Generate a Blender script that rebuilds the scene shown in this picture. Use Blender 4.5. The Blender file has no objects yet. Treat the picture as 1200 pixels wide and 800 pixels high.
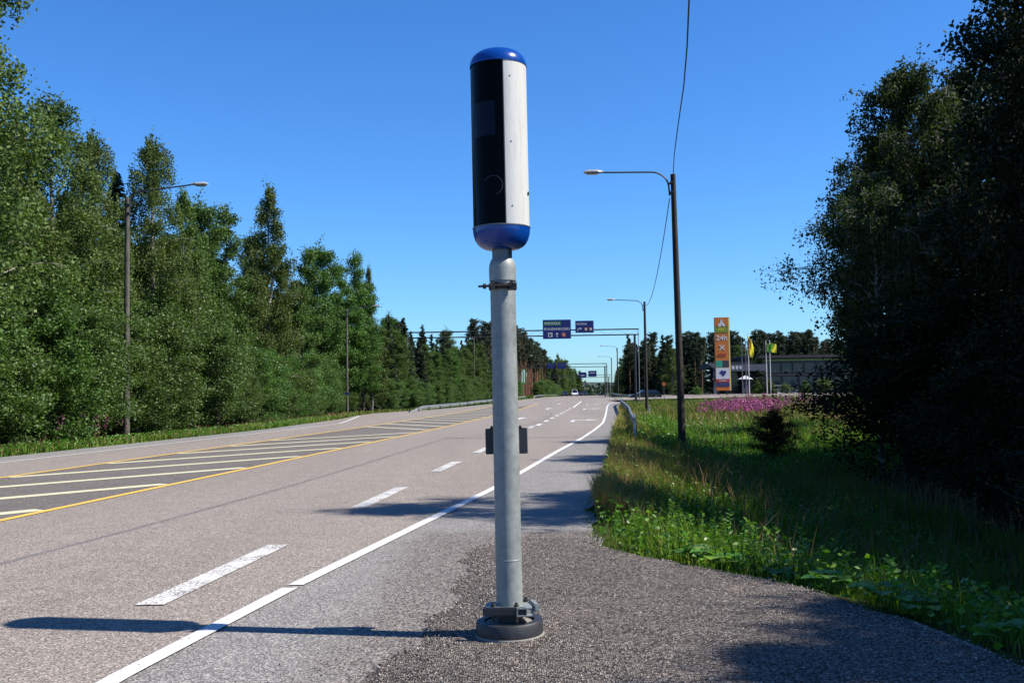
import bpy, bmesh, math, random
import numpy as np
from mathutils import Vector, Matrix
PI = math.pi
SC = bpy.context.scene
COL = SC.collection
random.seed(7)
RNG = np.random.default_rng(11)

# ------------------------------------------------------------------ camera
cam_d = bpy.data.cameras.new('camera'); cam = bpy.data.objects.new('camera', cam_d); COL.objects.link(cam)
cam_d.sensor_width = 36; cam_d.lens = 36.0; cam_d.clip_end = 6000; cam_d.clip_start = .05
_p = math.atan(63/1200); _r = math.radians(.9)
_f = Vector((0, math.cos(_p), math.sin(_p))); _u0 = Vector((0, -math.sin(_p), math.cos(_p))); _r0 = Vector((1, 0, 0))
_rt = _r0*math.cos(_r) - _u0*math.sin(_r); _up = _u0*math.cos(_r) + _r0*math.sin(_r)
M = Matrix((( _rt.x, _up.x, -_f.x, 0), (_rt.y, _up.y, -_f.y, 0), (_rt.z, _up.z, -_f.z, 1.53), (0, 0, 0, 1)))
cam.matrix_world = M
SC.camera = cam

# ------------------------------------------------------------------ sun, sky, exposure
SUN_EL = math.radians(47.6)
SUN_AZ = math.atan2(.98, -.19)          # from +Y towards +X
sun_dir = Vector((math.sin(SUN_AZ)*math.cos(SUN_EL), math.cos(SUN_AZ)*math.cos(SUN_EL), math.sin(SUN_EL)))
sd = bpy.data.lights.new('sun', 'SUN'); sd.energy = 5.0; sd.angle = math.radians(.53); sd.color = (1.0, .935, .85)
so = bpy.data.objects.new('sun', sd); COL.objects.link(so)
so.rotation_euler = sun_dir.to_track_quat('Z', 'Y').to_euler()
W = bpy.data.worlds.new('World'); SC.world = W; W.use_nodes = True
nt = W.node_tree; nt.nodes.clear()
sky = nt.nodes.new('ShaderNodeTexSky'); sky.sky_type = 'NISHITA'; sky.sun_disc = False
sky.sun_elevation = SUN_EL; sky.sun_rotation = SUN_AZ
sky.altitude = 0; sky.air_density = 1.0; sky.dust_density = .3; sky.ozone_density = 4.0
hs = nt.nodes.new('ShaderNodeHueSaturation'); hs.inputs['Saturation'].default_value = 1.18
tint = nt.nodes.new('ShaderNodeMix'); tint.data_type = 'RGBA'; tint.blend_type = 'MULTIPLY'; tint.inputs[0].default_value = 1; tint.inputs[7].default_value = (.93, 1.42, 1.95, 1)   # deep clear-sky blue
bg = nt.nodes.new('ShaderNodeBackground'); bg.inputs[1].default_value = .05
wo = nt.nodes.new('ShaderNodeOutputWorld')
nt.links.new(sky.outputs[0], hs.inputs['Color']); nt.links.new(hs.outputs[0], tint.inputs[6]); nt.links.new(tint.outputs[2], bg.inputs[0]); nt.links.new(bg.outputs[0], wo.inputs[0])
SC.view_settings.view_transform = 'Standard'; SC.view_settings.look = 'None'
SC.view_settings.exposure = .97; SC.view_settings.gamma = 1
SC.cycles.max_bounces = 6; SC.cycles.transparent_max_bounces = 8

# ------------------------------------------------------------------ materials
def srgb(r, g, b):
    f = lambda c: (c/255/12.92) if c <= 10 else ((c/255+.055)/1.055)**2.4
    return (f(r)*.64, f(g)*.64, f(b)*.64)      # picture value of a sunlit surface -> its base colour at this exposure
class NT:
    def __init__(s, name):
        s.m = bpy.data.materials.new(name); s.m.use_nodes = True; s.t = s.m.node_tree; s.n = s.t.nodes
        s.b = s.n['Principled BSDF']; s.out = s.n['Material Output']; s.co = None
    def L(s, a, b): s.t.links.new(a, b)
    def node(s, ty, **kw):
        n = s.n.new(ty)
        for k, v in kw.items():
            if k in ('operation', 'blend_type', 'data_type', 'feature', 'attribute_name', 'noise_dimensions', 'distance'): setattr(n, k, v)
        return n
    def coord(s):
        if s.co is None:
            g = s.n.new('ShaderNodeNewGeometry'); s.co = g.outputs['Position']
        return s.co
    def objco(s):
        return s.n.new('ShaderNodeTexCoord').outputs['Object']
    def noise(s, scale, detail=3, rough=.6, co=None, stretch=None):
        n = s.n.new('ShaderNodeTexNoise'); n.inputs['Scale'].default_value = scale
        n.inputs['Detail'].default_value = detail; n.inputs['Roughness'].default_value = rough
        c = co or s.coord()
        if stretch:
            mp = s.n.new('ShaderNodeMapping'); mp.inputs['Scale'].default_value = stretch[:3]
            if len(stretch) > 3: mp.inputs['Rotation'].default_value = (0, 0, stretch[3])
            s.L(c, mp.inputs[0]); c = mp.outputs[0]
        s.L(c, n.inputs['Vector']); return n.outputs['Fac']
    def voro(s, scale, out='Color'):
        n = s.n.new('ShaderNodeTexVoronoi'); n.inputs['Scale'].default_value = scale; s.L(s.coord(), n.inputs['Vector']); return n.outputs[out]
    def ramp(s, fac, stops):
        r = s.n.new('ShaderNodeValToRGB'); e = r.color_ramp.elements
        while len(e) < len(stops): e.new(.5)
        for el, (p, c) in zip(e, stops):
            el.position = p; el.color = (*c, 1) if len(c) == 3 else c
        s.L(fac, r.inputs[0]); return r.outputs[0]
    def mix(s, fac, a, b, mode='MIX'):
        m = s.n.new('ShaderNodeMix'); m.data_type = 'RGBA'; m.blend_type = mode
        for k, v in ((0, fac), (6, a), (7, b)):
            if isinstance(v, (int, float)): m.inputs[k].default_value = v
            elif isinstance(v, tuple): m.inputs[k].default_value = (*v, 1)
            else: s.L(v, m.inputs[k])
        return m.outputs[2]
    def math(s, op, a, b=0.):
        m = s.n.new('ShaderNodeMath'); m.operation = op
        for k, v in ((0, a), (1, b)):
            if isinstance(v, (int, float)): m.inputs[k].default_value = v
            else: s.L(v, m.inputs[k])
        return m.outputs[0]
    def bump(s, h, strength=.3, dist=.01):
        b = s.n.new('ShaderNodeBump'); b.inputs['Strength'].default_value = strength; b.inputs['Distance'].default_value = dist
        s.L(h, b.inputs['Height']); s.L(b.outputs[0], s.b.inputs['Normal'])
    def fin(s, color=None, rough=.6, metal=0., spec=None):
        if color is not None:
            if isinstance(color, tuple): s.b.inputs['Base Color'].default_value = (*color, 1)
            else: s.L(color, s.b.inputs['Base Color'])
        if isinstance(rough, (int, float)): s.b.inputs['Roughness'].default_value = rough
        else: s.L(rough, s.b.inputs['Roughness'])
        s.b.inputs['Metallic'].default_value = metal
        if spec is not None: s.b.inputs['Specular IOR Level'].default_value = spec
        return s.m
def paint(name, c, rough=.5, metal=0., var=.12, scale=6, spec=None, bump=0):
    """a painted / plain surface with slight mottling in object space"""
    t = NT(name); n = t.noise(scale, 4, .6, co=t.objco())
    lo = tuple(x*(1-var) for x in c); hi = tuple(min(1, x*(1+var)) for x in c)
    if bump: t.bump(n, bump, .01)
    return t.fin(t.ramp(n, [(.3, lo), (.7, hi)]), rough, metal, spec)

def asphalt(name, c1, c2, dust=False):
    t = NT(name)
    fine = t.voro(95)
    sep = t.node('ShaderNodeSeparateColor'); t.L(fine, sep.inputs[0])
    grain = t.ramp(sep.outputs[0], [(0, tuple(x*.42 for x in c1)), (.45, c1), (.8, c2), (1, tuple(min(.7, x*1.7) for x in c2))])
    big = t.noise(.35, 5, .6, stretch=(1.3, .12, 1, math.radians(5)))
    col = t.mix(1., grain, t.ramp(big, [(.3, (.90, .90, .90)), (.7, (1.08, 1.075, 1.07))]), 'MULTIPLY')
    blot = t.noise(2.2, 4, .7)
    col = t.mix(1., col, t.ramp(blot, [(.3, (.9, .9, .9)), (.7, (1.07, 1.07, 1.07))]), 'MULTIPLY')
    if dust:          # grit trodden out of the lay-by onto the asphalt beside it
        sp = t.node('ShaderNodeSeparateXYZ'); t.L(t.coord(), sp.inputs[0])
        m1 = t.math('MULTIPLY', t.math('ADD', sp.outputs[0], 1.75), .8); m2 = t.math('MULTIPLY', t.math('SUBTRACT', 12.3, sp.outputs[1]), .7)
        m = t.math('MINIMUM', t.math('MINIMUM', m1, m2), 1.); m = t.math('MAXIMUM', m, 0.)
        f = t.math('ADD', t.math('MULTIPLY', t.noise(60, 2, .7), .9), t.math('MULTIPLY', t.noise(3.2, 4, .7), .8))
        k = t.math('MULTIPLY', t.math('SUBTRACT', t.math('ADD', f, m), 1.28), 5.)
        cl = t.node('ShaderNodeClamp'); t.L(k, cl.inputs[0])
        g2 = t.node('ShaderNodeSeparateColor'); t.L(t.voro(78), g2.inputs[0])
        col = t.mix(cl.outputs[0], col, t.ramp(g2.outputs[1], [(0, srgb(50, 47, 45)), (.5, srgb(118, 110, 104)), (1, srgb(176, 168, 160))]))
    vor = t.voro(95, 'Distance')
    t.bump(vor, .5, .006)
    return t.fin(col, .85, 0, .3)
MAT = {}
MAT['asphalt'] = asphalt('lane_asphalt', srgb(141, 132, 123), srgb(166, 156, 146))
MAT['asphalt_grey'] = asphalt('shoulder_asphalt', srgb(133, 130, 126), srgb(157, 154, 149), True)
MAT['asphalt_dark'] = asphalt('island_asphalt', srgb(104, 98, 94), srgb(132, 126, 119))

def marking(name, c, wear=.5):
    t = NT(name)
    n = t.noise(38, 3, .75); n2 = t.noise(2.2, 3, .6)
    w = t.math('ADD', t.math('MULTIPLY', n, .75), t.math('MULTIPLY', n2, .35))
    col = t.ramp(w, [(wear-.08, srgb(132, 122, 118)), (wear, c), (1, tuple(min(1, x*1.08) for x in c))])
    t.bump(n, .2, .004)
    return t.fin(col, .7)
MAT['white_line'] = marking('white_line_paint', srgb(226, 226, 224), .45)
MAT['white_worn'] = marking('worn_white_line_paint', srgb(228, 228, 222), .565)
MAT['yellow_line'] = marking('yellow_line_paint', srgb(240, 196, 84), .43)
MAT['cream_line'] = marking('cream_line_paint', srgb(222, 216, 178), .44)

def gravel_mat():
    t = NT('crushed_gravel')
    c = t.voro(78); sep = t.node('ShaderNodeSeparateColor'); t.L(c, sep.inputs[0])
    col = t.ramp(sep.outputs[0], [(0, srgb(36, 33, 31)), (.3, srgb(98, 90, 84)), (.65, srgb(150, 141, 132)), (.92, srgb(188, 179, 169)), (1, srgb(222, 214, 205))])
    d = t.voro(78, 'Distance')
    col = t.mix(1., col, t.ramp(d, [(.25, (1.05, 1.05, 1.05)), (.75, (.45, .45, .45))]), 'MULTIPLY')  # shade in the gaps between stones, put into the colour
    b = t.noise(1.1, 4, .6)
    col = t.mix(1., col, t.ramp(b, [(.3, (.84, .83, .82)), (.55, (1.0, .97, .94)), (.7, (1.16, 1.12, 1.06))]), 'MULTIPLY')
    inv = t.math('SUBTRACT', 1., d); t.bump(inv, 1., .02)
    return t.fin(col, .9, 0, .25)
MAT['gravel'] = gravel_mat()
def stone_mat():
    t = NT('gravel_stone'); a = t.node('ShaderNodeAttribute', attribute_name='rnd')
    col = t.ramp(a.outputs['Fac'], [(0, srgb(54, 50, 47)), (.4, srgb(122, 114, 107)), (.8, srgb(164, 155, 146)), (1, srgb(214, 206, 197))])
    return t.fin(col, .9, 0, .3)
MAT['stone'] = stone_mat()
def soil():
    t = NT('verge_ground'); n = t.noise(1.3, 6, .7); n2 = t.noise(14, 3, .6)
    col = t.mix(n2, t.ramp(n, [(.3, srgb(52, 62, 24)), (.55, srgb(74, 84, 34)), (.75, srgb(112, 100, 60))]), srgb(58, 56, 34))
    t.bump(n2, .6, .05)
    return t.fin(col, .95, 0, .1)
MAT['soil'] = soil()
def foliage(name, stops, trans=.3, rough=.45, tcol=1.6, spec=.4):
    t = NT(name); a = t.node('ShaderNodeAttribute', attribute_name='rnd')
    oi = t.node('ShaderNodeObjectInfo')
    col = t.ramp(a.outputs['Fac'], stops)
    h = t.node('ShaderNodeHueSaturation'); t.L(col, h.inputs['Color'])
    t.L(t.math('ADD', .482, t.math('MULTIPLY', oi.outputs['Random'], .03)), h.inputs['Hue'])
    t.L(t.math('ADD', .8, t.math('MULTIPLY', oi.outputs['Random'], .4)), h.inputs['Value'])
    t.fin(h.outputs[0], rough, 0, spec)
    if trans:
        tr = t.node('ShaderNodeBsdfTranslucent')
        t.L(t.mix(1., h.outputs[0], (tcol, tcol*1.1, tcol*.45), 'MULTIPLY'), tr.inputs[0])
        mx = t.node('ShaderNodeMixShader'); mx.inputs[0].default_value = trans
        t.L(t.b.outputs[0], mx.inputs[1]); t.L(tr.outputs[0], mx.inputs[2]); t.L(mx.outputs[0], t.out.inputs[0])
    return t.m
G = lambda r, g, b: srgb(r, g, b)
MAT['birch_leaf'] = foliage('birch_leaves', [(0, G(46, 66, 28)), (.5, G(86, 110, 48)), (1, G(134, 152, 84))], rough=.6, spec=.25)
MAT['aspen_leaf'] = foliage('aspen_leaves', [(0, G(40, 64, 24)), (.5, G(72, 102, 38)), (1, G(114, 142, 64))], rough=.55, spec=.3)
MAT['shrub_leaf'] = foliage('shrub_leaves', [(0, G(46, 72, 30)), (.5, G(80, 114, 48)), (.9, G(118, 146, 74)), (1, G(160, 172, 122))], rough=.5, spec=.35)
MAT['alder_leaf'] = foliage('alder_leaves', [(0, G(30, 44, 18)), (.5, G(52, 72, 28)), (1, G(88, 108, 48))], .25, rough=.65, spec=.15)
MAT['dark_leaf'] = foliage('shade_darkened_leaves', [(0, G(18, 28, 12)), (.5, G(28, 42, 17)), (.985, G(48, 62, 28)), (1, G(110, 112, 92))], .15, rough=.65, spec=.12)  # shade side of the right wood darkened into the leaf colour
MAT['spruce'] = foliage('spruce_needles', [(0, G(20, 36, 16)), (.5, G(34, 54, 22)), (1, G(58, 78, 34))], .08, .6)
MAT['pine'] = foliage('pine_needles', [(0, G(30, 46, 24)), (.5, G(48, 66, 32)), (1, G(76, 92, 50))], .08, .6)
MAT['grass'] = foliage('verge_grass_blades', [(0, G(46, 72, 18)), (.5, G(82, 116, 32)), (.85, G(126, 148, 54)), (1, G(176, 166, 100))], .38, .55, spec=.2)
MAT['dry_grass'] = foliage('dry_grass_blades', [(0, G(112, 112, 48)), (.4, G(158, 144, 80)), (.8, G(188, 168, 108)), (1, G(166, 118, 84))], .35, .6, 1.2)
MAT['seed_grass'] = foliage('seed_head_grass', [(0, G(96, 76, 52)), (.5, G(140, 104, 76)), (1, G(160, 128, 96))], .3, .7, 1.1)
MAT['fireweed'] = foliage('fireweed_blossom', [(0, G(96, 60, 84)), (.5, G(160, 72, 134)), (1, G(196, 104, 170))], .3, .6, 1.1)
MAT['plant_leaf'] = foliage('broad_weed_leaves', [(0, G(60, 104, 24)), (.6, G(96, 148, 40)), (1, G(128, 170, 66))], .35, .45)

def bark(name, c1, c2, sc=6, birch=False):
    t = NT(name); o = t.objco()
    n = t.noise(sc, 4, .7, co=o, stretch=(1, 1, .35) if not birch else (1, 1, 3.5))
    t.bump(n, .5, .02)
    return t.fin(t.ramp(n, [(.42, c1), (.58, c2)]), .85)
MAT['birch_bark'] = bark('birch_bark', srgb(60, 56, 50), srgb(176, 172, 160), 2.5, True)
MAT['dark_bark'] = bark('dark_bark', srgb(48, 42, 36), srgb(86, 78, 68))
MAT['pine_bark'] = bark('pine_bark', srgb(112, 72, 48), srgb(160, 108, 74))
MAT['pole_wood'] = bark('tarred_pole_wood', srgb(66, 64, 56), srgb(102, 98, 86), 9)
MAT['pole_dark'] = bark('dark_tarred_pole_wood', srgb(32, 27, 23), srgb(54, 47, 40), 9)
MAT['galv'] = NT('galvanised_steel')
def galv():
    t = MAT['galv']; o = t.objco()
    n = t.noise(7, 5, .7, co=o); n3 = t.noise(3, 4, .7, co=o, stretch=(3, 3, .25)); v = t.node('ShaderNodeTexVoronoi'); v.inputs['Scale'].default_value = 42; t.L(o, v.inputs[0])
    sep = t.node('ShaderNodeSeparateColor'); t.L(v.outputs['Color'], sep.inputs[0])
    f = t.math('ADD', t.math('MULTIPLY', n, .7), t.math('MULTIPLY', sep.outputs[0], .08))
    col = t.ramp(f, [(.25, srgb(132, 138, 137)), (.5, srgb(164, 170, 167)), (.75, srgb(190, 194, 190))])
    sp = t.ramp(t.noise(26, 2, .5, co=o), [(.24, srgb(84, 84, 80)), (.29, (1, 1, 1))])
    col = t.mix(.4, col, sp, 'MULTIPLY')
    col = t.mix(1., col, t.ramp(n3, [(.3, (.92, .92, .93)), (.7, (1.04, 1.04, 1.03))]), 'MULTIPLY')
    return t.fin(col, t.ramp(n, [(.3, (.42, .42, .42)), (.7, (.6, .6, .6))]), .12)
MAT['galv'] = galv()
MAT['steel'] = paint('grey_steel', srgb(120, 124, 128), .45, .6)
MAT['steel_dark'] = paint('dark_steel', srgb(58, 60, 66), .5, .3)
MAT['blue'] = paint('gloss_blue_paint', srgb(8, 70, 158), .2, 0, .04, 3)
def shell_paint():
    t = NT('white_enclosure_paint'); o = t.objco()
    n = t.noise(5, 5, .7, co=o, stretch=(4, 4, .35)); n2 = t.noise(40, 3, .6, co=o)
    col = t.mix(1., t.ramp(n, [(.35, srgb(206, 206, 200)), (.5, srgb(222, 222, 217)), (.68, srgb(213, 211, 203))]), t.ramp(n2, [(.26, (.8, .79, .76)), (.34, (1, 1, 1))]), 'MULTIPLY')
    t.bump(t.noise(3, 2, .5, co=o), .06, .02)
    return t.fin(col, .38)
MAT['white'] = shell_paint()
MAT['glass_black'] = paint('smoked_black_glass', srgb(5, 5, 5), .05, 0, .1, 2, spec=.06)
MAT['glass_inner'] = paint('camera_window', srgb(26, 28, 46), .08, 0, .1, 2, spec=.1)
MAT['rubber'] = paint('black_rubber', srgb(44, 46, 52), .55, 0, .4, 22, bump=.4)
MAT['concrete'] = paint('concrete', srgb(150, 146, 138), .9, 0, .12, 18)
MAT['black'] = paint('black_plastic', srgb(50, 56, 66), .5)
MAT['bolt'] = paint('weathered_bolts', srgb(76, 72, 66), .5, .5)
MAT['head_white'] = paint('lamp_head_grey', srgb(176, 178, 178), .4)
MAT['lens'] = paint('lamp_lens', srgb(150, 140, 110), .15)
MAT['sign_blue'] = paint('sign_blue', srgb(18, 30, 112), .4, 0, .05)
MAT['sign_green'] = paint('sign_green', srgb(30, 112, 70), .4)
MAT['sign_white'] = paint('sign_white', srgb(225, 225, 225), .4)
MAT['sign_orange'] = paint('sign_orange', srgb(200, 104, 44), .4)
MAT['orange'] = paint('totem_orange', srgb(214, 120, 30), .5, 0, .05)
MAT['cream'] = paint('totem_edge_cream', srgb(250, 214, 130), .5)
MAT['leafgreen'] = paint('totem_green', srgb(128, 150, 44), .5)
MAT['yellow'] = paint('flag_yellow', srgb(236, 226, 30), .7, 0, .05)
MAT['flag_green'] = paint('flag_green', srgb(80, 170, 40), .7)
MAT['teal'] = paint('teal_panel', srgb(40, 160, 130), .5)
MAT['red'] = paint('red_panel', srgb(180, 36, 34), .5)
MAT['navy'] = paint('navy_panel', srgb(24, 40, 110), .5)
MAT['facade'] = paint('dark_facade_panel', srgb(46, 45, 50), .6)
MAT['facade2'] = paint('grey_fascia', srgb(92, 95, 106), .6)
MAT['window'] = paint('dark_window_glass', srgb(30, 38, 52), .1)
MAT['roof'] = paint('roof_felt', srgb(56, 54, 56), .8)
MAT['carwhite'] = paint('white_car_paint', srgb(225, 226, 228), .25)
MAT['carblue'] = paint('dark_blue_car_paint', srgb(30, 38, 62), .25)
MAT['carblack'] = paint('black_car_paint', srgb(22, 24, 30), .22)
MAT['tyre'] = paint('tyre_rubber', srgb(24, 24, 26), .8)
MAT['redlamp'] = paint('tail_lamp_red', srgb(160, 20, 18), .2)
MAT['pink'] = paint('red_paving', srgb(158, 106, 100), .85)
MAT['cable'] = paint('black_cable', srgb(20, 20, 22), .6)
MAT['gravelwhite'] = paint('post_white', srgb(214, 216, 214), .55)
MAT['hill'] = paint('distant_wooded_hill', srgb(44, 62, 46), .95, 0, .3, .05)

# ------------------------------------------------------------------ helpers
def tag(o, label=None, cat=None, group=None, kind=None):
    if label: o['label'] = label
    if cat: o['category'] = cat
    if group: o['group'] = group
    if kind: o['kind'] = kind
    return o
def empty(name, loc, rz=0, label=None, cat=None, group=None):
    o = bpy.data.objects.new(name, None); COL.objects.link(o); o.location = loc; o.rotation_euler = (0, 0, rz)
    o.empty_display_size = .3
    return tag(o, label, cat, group)
def link(name, me, parent=None, loc=None, rot=None):
    o = bpy.data.objects.new(name, me); COL.objects.link(o)
    if parent: o.parent = parent
    if loc: o.location = loc
    if rot: o.rotation_euler = rot
    return o
def npmesh(name, V, Q, mat, rnd=None, smooth=False):
    """V (n,3) array, Q (m,4) or (m,3) int array"""
    V = np.asarray(V, np.float32); Q = np.asarray(Q, np.int32); k = Q.shape[1]
    me = bpy.data.meshes.new(name); me.vertices.add(len(V)); me.vertices.foreach_set('co', V.ravel())
    me.loops.add(Q.size); me.loops.foreach_set('vertex_index', Q.ravel())
    me.polygons.add(len(Q)); me.polygons.foreach_set('loop_start', np.arange(0, Q.size, k, dtype=np.int32))
    me.polygons.foreach_set('loop_total', np.full(len(Q), k, np.int32))
    if smooth: me.polygons.foreach_set('use_smooth', np.ones(len(Q), bool))
    me.update(calc_edges=True)
    if rnd is not None:
        a = me.attributes.new('rnd', 'FLOAT', 'FACE'); a.data.foreach_set('value', np.asarray(rnd, np.float32))
    me.materials.append(mat); return me
class MB:
    """collects shapes into one mesh"""
    def __init__(s): s.v = []; s.f = []; s.sm = []
    def add(s, vs, fs, smooth=False):
        b = len(s.v); s.v += [tuple(v) for v in vs]; s.f += [tuple(i+b for i in f) for f in fs]; s.sm += [smooth]*len(fs); return s
    def box(s, c, d, rz=0, bev=0):
        x, y, z = (k/2 for k in d); R = Matrix.Rotation(rz, 3, 'Z'); c = Vector(c)
        if bev:
            bm = bmesh.new(); bmesh.ops.create_cube(bm, size=1)
            for v in bm.verts: v.co = Vector((v.co.x*d[0], v.co.y*d[1], v.co.z*d[2]))
            bmesh.ops.bevel(bm, geom=bm.edges[:], offset=bev, segments=2, affect='EDGES')
            bm.verts.index_update()
            s.add([R @ v.co + c for v in bm.verts], [[v.index for v in f.verts] for f in bm.faces]); bm.free(); return s
        vs = [R @ Vector((a*x, b*y, e*z)) + c for e in (-1, 1) for b in (-1, 1) for a in (-1, 1)]
        return s.add(vs, [(0, 2, 3, 1), (4, 5, 7, 6), (0, 1, 5, 4), (1, 3, 7, 5), (3, 2, 6, 7), (2, 0, 4, 6)])
    def tube(s, pts, rad, n=8, cap=True, smooth=True):
        pts = [Vector(p) for p in pts]; rad = rad if hasattr(rad, '__len__') else [rad]*len(pts)
        vs = []; fs = []; ref = None
        for i, p in enumerate(pts):
            t = (pts[min(i+1, len(pts)-1)] - pts[max(i-1, 0)]).normalized()
            if ref is None: ref = t.orthogonal().normalized()
            a = (ref - t*ref.dot(t)).normalized(); b = t.cross(a); ref = a
            for k in range(n):
                an = 2*PI*k/n; vs.append(p + (a*math.cos(an) + b*math.sin(an))*rad[i])
        for i in range(len(pts)-1):
            for k in range(n): fs.append((i*n+k, i*n+(k+1) % n, (i+1)*n+(k+1) % n, (i+1)*n+k))
        s.add(vs, fs, smooth)
        if cap:
            s.add(vs[:n], [tuple(range(n))[::-1]]); s.add(vs[-n:], [tuple(range(n))])
        return s
    def lathe(s, prof, n=32, c=(0, 0, 0), a0=0, a1=2*PI, smooth=True):
        full = abs(a1-a0-2*PI) < 1e-6; m = n if full else n+1; vs = []; fs = []
        for r, z in prof:
            for k in range(m):
                a = a0+(a1-a0)*k/n; vs.append((c[0]+r*math.sin(a), c[1]-r*math.cos(a), c[2]+z))   # angle 0 faces -Y, grows towards +X
        for i in range(len(prof)-1):
            for k in range(n): fs.append((i*m+k, i*m+(k+1) % m, (i+1)*m+(k+1) % m, (i+1)*m+k))
        return s.add(vs, fs, smooth)
    def prism(s, poly, h0, h1, axis='Z'):
        """poly in 2D extruded; axis Y: poly is (x,z)"""
        n = len(poly)
        f = (lambda p, h: (p[0], p[1], h)) if axis == 'Z' else (lambda p, h: (p[0], h, p[1])) if axis == 'Y' else (lambda p, h: (h, p[0], p[1]))
        vs = [f(p, h0) for p in poly] + [f(p, h1) for p in poly]
        return s.add(vs, [tuple(range(n))[::-1], tuple(range(n, 2*n))] + [(i, (i+1) % n, n+(i+1) % n, n+i) for i in range(n)])
    def mesh(s, name, mat):
        me = bpy.data.meshes.new(name); me.from_pydata(s.v, [], s.f); me.update()
        me.polygons.foreach_set('use_smooth', s.sm); me.materials.append(mat)
        bm = bmesh.new(); bm.from_mesh(me); bmesh.ops.recalc_face_normals(bm, faces=bm.faces); bm.to_mesh(me); bm.free()
        if any(s.sm): me.set_sharp_from_angle(angle=math.radians(32))
        return me
    def build(s, name, mat, parent=None, loc=None, rot=None):
        return link(name, s.mesh(name, mat), parent, loc, rot)
def text_mesh(name, body, size, mat, depth=.004):
    cu = bpy.data.curves.new(name, 'FONT'); cu.body = body; cu.size = size; cu.extrude = depth; cu.align_x = 'CENTER'; cu.align_y = 'CENTER'; cu.resolution_u = 3; cu.offset = size*.012
    o = bpy.data.objects.new(name, cu); COL.objects.link(o)
    dg = bpy.context.evaluated_depsgraph_get(); me = bpy.data.meshes.new_from_object(o.evaluated_get(dg)); bpy.data.objects.remove(o)
    me.materials.clear(); me.materials.append(mat); return me
def text(name, body, size, mat, parent, loc, width=None):
    me = text_mesh(name, body, size, mat)
    o = link(name, me, parent, loc, (PI/2, 0, 0))
    if width:
        xs = [v.co.x for v in me.vertices]; o.scale = (width/(max(xs)-min(xs)), 1, 1)
    return o
_sm = lambda x, a, b: np.clip((x-a)/(b-a), 0, 1)**2*(3-2*np.clip((x-a)/(b-a), 0, 1))

# ------------------------------------------------------------------ lie of the land (metres; the road runs along u = x - .0875 y)
K = .0875
def zroad(y): return np.interp(y, [0, 50, 91, 115, 170, 230, 400, 900, 5000], [0, 0, .12, .35, .8, 1.0, .95, -3, -3])
XE_Y = [-40, 2, 4, 5.7, 6.7, 8, 8.7, 9.5, 10.2, 11.5, 14, 20.5, 34, 60, 89, 108, 116, 124, 128, 150, 156, 400, 5000]
XE_X = [3.0, 3.4, 3.2, 2.8, 2.6, 2.25, 1.8, 1.25, .85, .9, 1.05, 1.8, 3.25, 6.2, 9.1, 11.2, 13, 16.5, 19, 19, 15.5, 36.5, 439]
XL_Y = [-40, 0, 52, 71, 82, 91, 104, 131, 170, 300, 5000]
XL_U = [-17, -17, -17.0, -18.2, -19.6, -20.3, -17.0, -13.9, -13.2, -12.5, -12.5]
def xedge(y): return np.interp(y, XE_Y, XE_X)
def xleft(y): return np.interp(y, XL_Y, XL_U) + K*np.asarray(y)
def ground(x, y):
    x = np.asarray(x, float); y = np.asarray(y, float); zr = zroad(y)
    d = x-xedge(y)
    dep = np.interp(d, [0, .5, 2.4, 4.2, 6, 9, 14], [0, -.08, -.52, -1.0, -1.0, -.75, -.55])
    dep = dep*np.interp(y, [0, 8, 40, 60, 90, 120, 128, 145, 160], [1.15, 1.15, 1., .75, .6, .15, 0, 0, .4])
    plate = np.interp(y, [0, 50, 85, 105, 130, 150, 200, 400, 900, 5000], [-.5, -.35, -.25, .1, .72, .95, 1.1, 1.2, -2, -2])
    w = _sm(d, 5, 13)
    zr_side = (zr+dep)*(1-w)+plate*w
    dl = xleft(y)-x
    depl = np.interp(dl, [0, 1, 4, 12], [0, -.05, -.3, -.2])
    zl = zr+depl
    und = .06*np.sin(x*.31+1.7*np.sin(y*.11))*np.sin(y*.23+x*.07)*_sm(np.abs(x-xedge(y)), 1, 4)
    z = np.where(d > 0, zr_side+und, np.where(dl > 0, zl, zr))
    inside = np.minimum(-d, -dl)
    z = z-.07*_sm(inside, .05, .4)
    return z
def gz(x, y): return float(ground(x, y))

# ------------------------------------------------------------------ terrain sheet
def grid(name, xs, ys, zf, mat, parent=None):
    X, Y = np.meshgrid(xs, ys); V = np.stack([X.ravel(), Y.ravel(), zf(X, Y).ravel()], 1)
    nx, ny = len(xs), len(ys); i, j = np.meshgrid(np.arange(nx-1), np.arange(ny-1)); a = (j*nx+i).ravel()
    Q = np.stack([a, a+1, a+nx+1, a+nx], 1)
    return link(name, npmesh(name, V, Q, mat, smooth=True), parent)
ys = np.concatenate([np.arange(-40, 4, 4), np.arange(4, 44, .35), np.arange(44, 165, 1.5), np.geomspace(166, 3500, 40)])
us = np.concatenate([-np.geomspace(3000, 45, 20), np.arange(-42, -14, 1.), np.arange(-14, -2.5, 2.), np.arange(-2.5, 14, .3), np.arange(14, 45, 1.5), np.geomspace(46, 3000, 26)])
X, Y = np.meshgrid(us, ys); Xw = X+K*np.minimum(Y, 1e9)
V = np.stack([Xw.ravel(), Y.ravel(), ground(Xw, Y).ravel()], 1)
nx, ny = len(us), len(ys); i, j = np.meshgrid(np.arange(nx-1), np.arange(ny-1)); a = (j*nx+i).ravel()
tag(link('ground', npmesh('ground', V, np.stack([a, a+1, a+nx+1, a+nx], 1), MAT['soil'], smooth=True)), kind='structure')

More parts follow.
